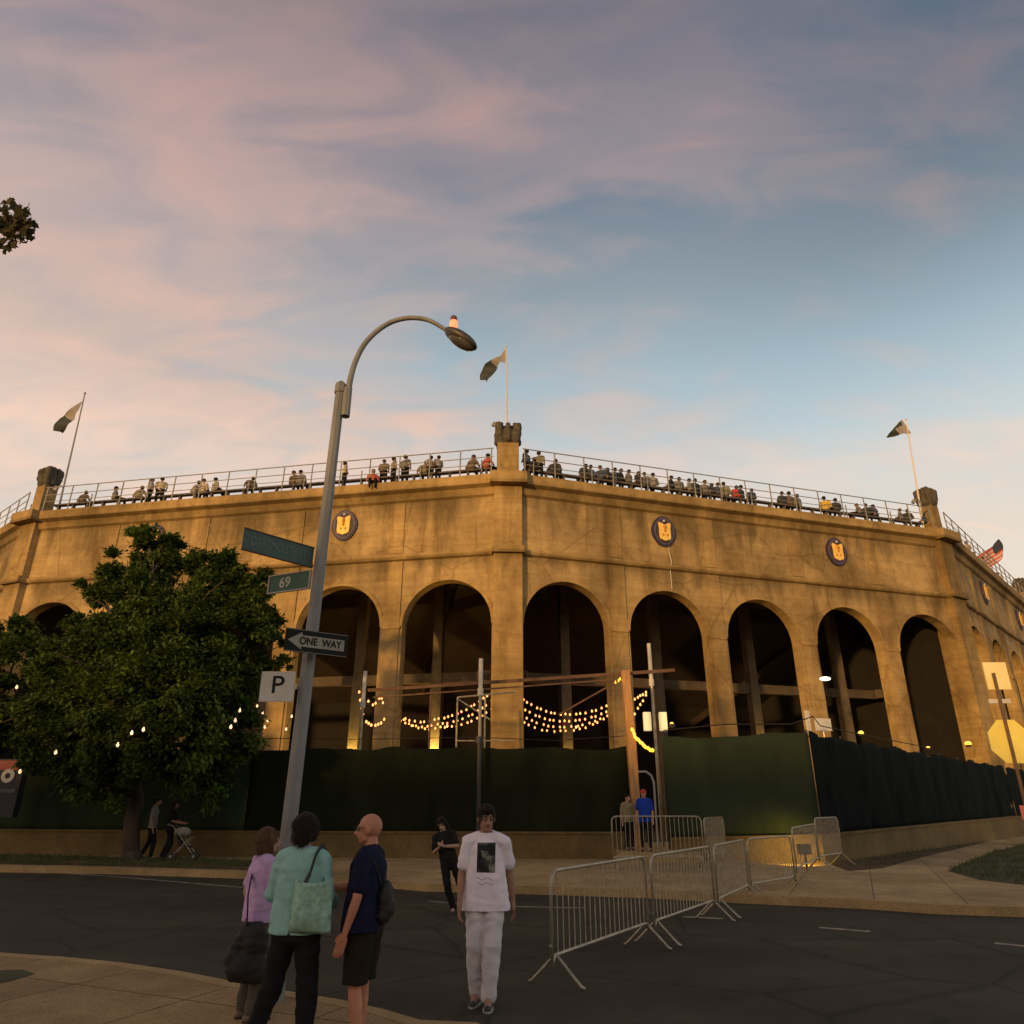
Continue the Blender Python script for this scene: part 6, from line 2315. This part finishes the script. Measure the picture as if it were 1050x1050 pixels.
def seat_people(facet, lst):
    nm, o, d = FACETS[facet]
    n = frame(o, d)
    for k, (px_, pose, colr) in enumerate(lst):
        # intersect the pixel column with the row of the bench
        pt = atplane(px_, 490, o + n * (-0.35), n)
        s_ = (pt - o).dot(d)
        pos = o + d * s_ + n * (-0.35)
        pr = proto(pose)
        if pr[1]:
            r_ = pr[0]
            pr[1] = False
        else:
            r_ = copy_tree(pr[0])
        verb = {'sit': 'seated', 'lean': 'leaning', 'stand': 'standing'}[pose]
        r_['label'] = '%s spectator %s, %s in %s' % (ORD[k], WINGN[facet], verb, colr)
        r_['group'] = 'spectators along the stadium rim'
        rnd_ = random.Random(k * 7 + facet)
        zb = ZL + (0.78 if pose != 'stand' else 0.52)
        r_.location = (pos.x, pos.y, zb)
        yaw = math.atan2(-n.y, -n.x) - PI / 2 + rnd_.uniform(-1.0, 1.0)
        r_.rotation_euler = (0, 0, yaw)
        sc_ = rnd_.uniform(1.0, 1.18)
        r_.scale = (sc_ * 1.12, sc_ * 1.12, sc_ * (0.84 if pose == 'stand' else 0.96))
        for ch in r_.children:
            if ch.name.startswith('shirt'):
                ch.material_slots[0].link = 'OBJECT'
                ch.material_slots[0].material = mat('spectator_shirt_' + colr.replace(' ', '_'), SPC[colr], 0.9, 0.2, 5)
            if ch.name.startswith('hair'):
                ch.material_slots[0].link = 'OBJECT'
                ch.material_slots[0].material = (HAIR_DK, HAIR_BR, HAIR_DK)[k % 3]


seat_people(0, [(540, 'stand', 'slate blue'), (546, 'lean', 'dark grey'), (553, 'stand', 'olive'), (568, 'lean', 'dark grey'), (570, 'sit', 'brown'), (600, 'lean', 'dark grey'), (606, 'sit', 'grey'), (616, 'sit', 'slate blue'),
                (624, 'lean', 'dark grey'), (631, 'sit', 'slate blue'), (637, 'sit', 'black'), (645, 'sit', 'grey'), (655, 'lean', 'dark grey'), (661, 'sit', 'grey'), (668, 'lean', 'pale grey'), (688, 'sit', 'dark grey'),
                (695, 'lean', 'grey'), (706, 'sit', 'pale grey'), (712, 'sit', 'dark grey'), (722, 'sit', 'grey'), (729, 'lean', 'dark grey'), (735, 'sit', 'slate blue'), (741, 'sit', 'olive'), (753, 'lean', 'red'), (758, 'sit', 'dark grey'), (768, 'lean', 'slate blue'),
                (799, 'sit', 'dark grey'), (806, 'sit', 'brown'), (814, 'lean', 'grey'), (841, 'sit', 'yellow'), (852, 'sit', 'dark grey'), (874, 'lean', 'grey'), (882, 'sit', 'dark grey'), (890, 'lean', 'slate blue'),
                (915, 'sit', 'grey'), (921, 'lean', 'dark grey'), (938, 'sit', 'slate blue')])
seat_people(1, [(498, 'lean', 'rust red'), (483, 'lean', 'brown'), (449, 'stand', 'pale grey'), (441, 'stand', 'pale grey'), (434, 'lean', 'olive'), (415, 'stand', 'grey'), (403, 'stand', 'olive'), (393, 'stand', 'brown'),
                (353, 'stand', 'cream'), (308, 'sit', 'grey'), (301, 'sit', 'brown'), (258, 'lean', 'brown'), (222, 'sit', 'pale grey'), (210, 'sit', 'cream'), (203, 'lean', 'pale grey'), (167, 'stand', 'cream'), (157, 'stand', 'pale grey'),
                (146, 'lean', 'olive'), (122, 'sit', 'grey'), (90, 'lean', 'brown')])
seat_people(2, [(974, 'stand', 'cream'), (979, 'sit', 'pale grey'), (986, 'stand', 'pale grey'), (997, 'sit', 'cream'), (1010, 'stand', 'cream'), (1024, 'sit', 'pale grey')])

# one person sitting outside the railing on the ledge, in red
nm, o, d = FACETS[1]
n = frame(o, d)
pt = atplane(382, 495, o + n * 0.15, n)
r_ = copy_tree(PROTO['sit'][0])
r_['label'] = 'spectator in a rust red top sitting on the outer ledge above the left emblem'
r_['group'] = 'spectators along the stadium rim'
r_.location = (pt.x, pt.y, ZL + 0.17)
r_.rotation_euler = (0, 0, math.atan2(-n.y, -n.x) - PI / 2 + PI + 0.4)
r_.scale = (1.2, 1.2, 1.15)
for ch in r_.children:
    if ch.name.startswith('shirt'):
        ch.material_slots[0].material = mat('spectator_shirt_rust_red', SPC['rust red'], 0.9, 0.2, 5)
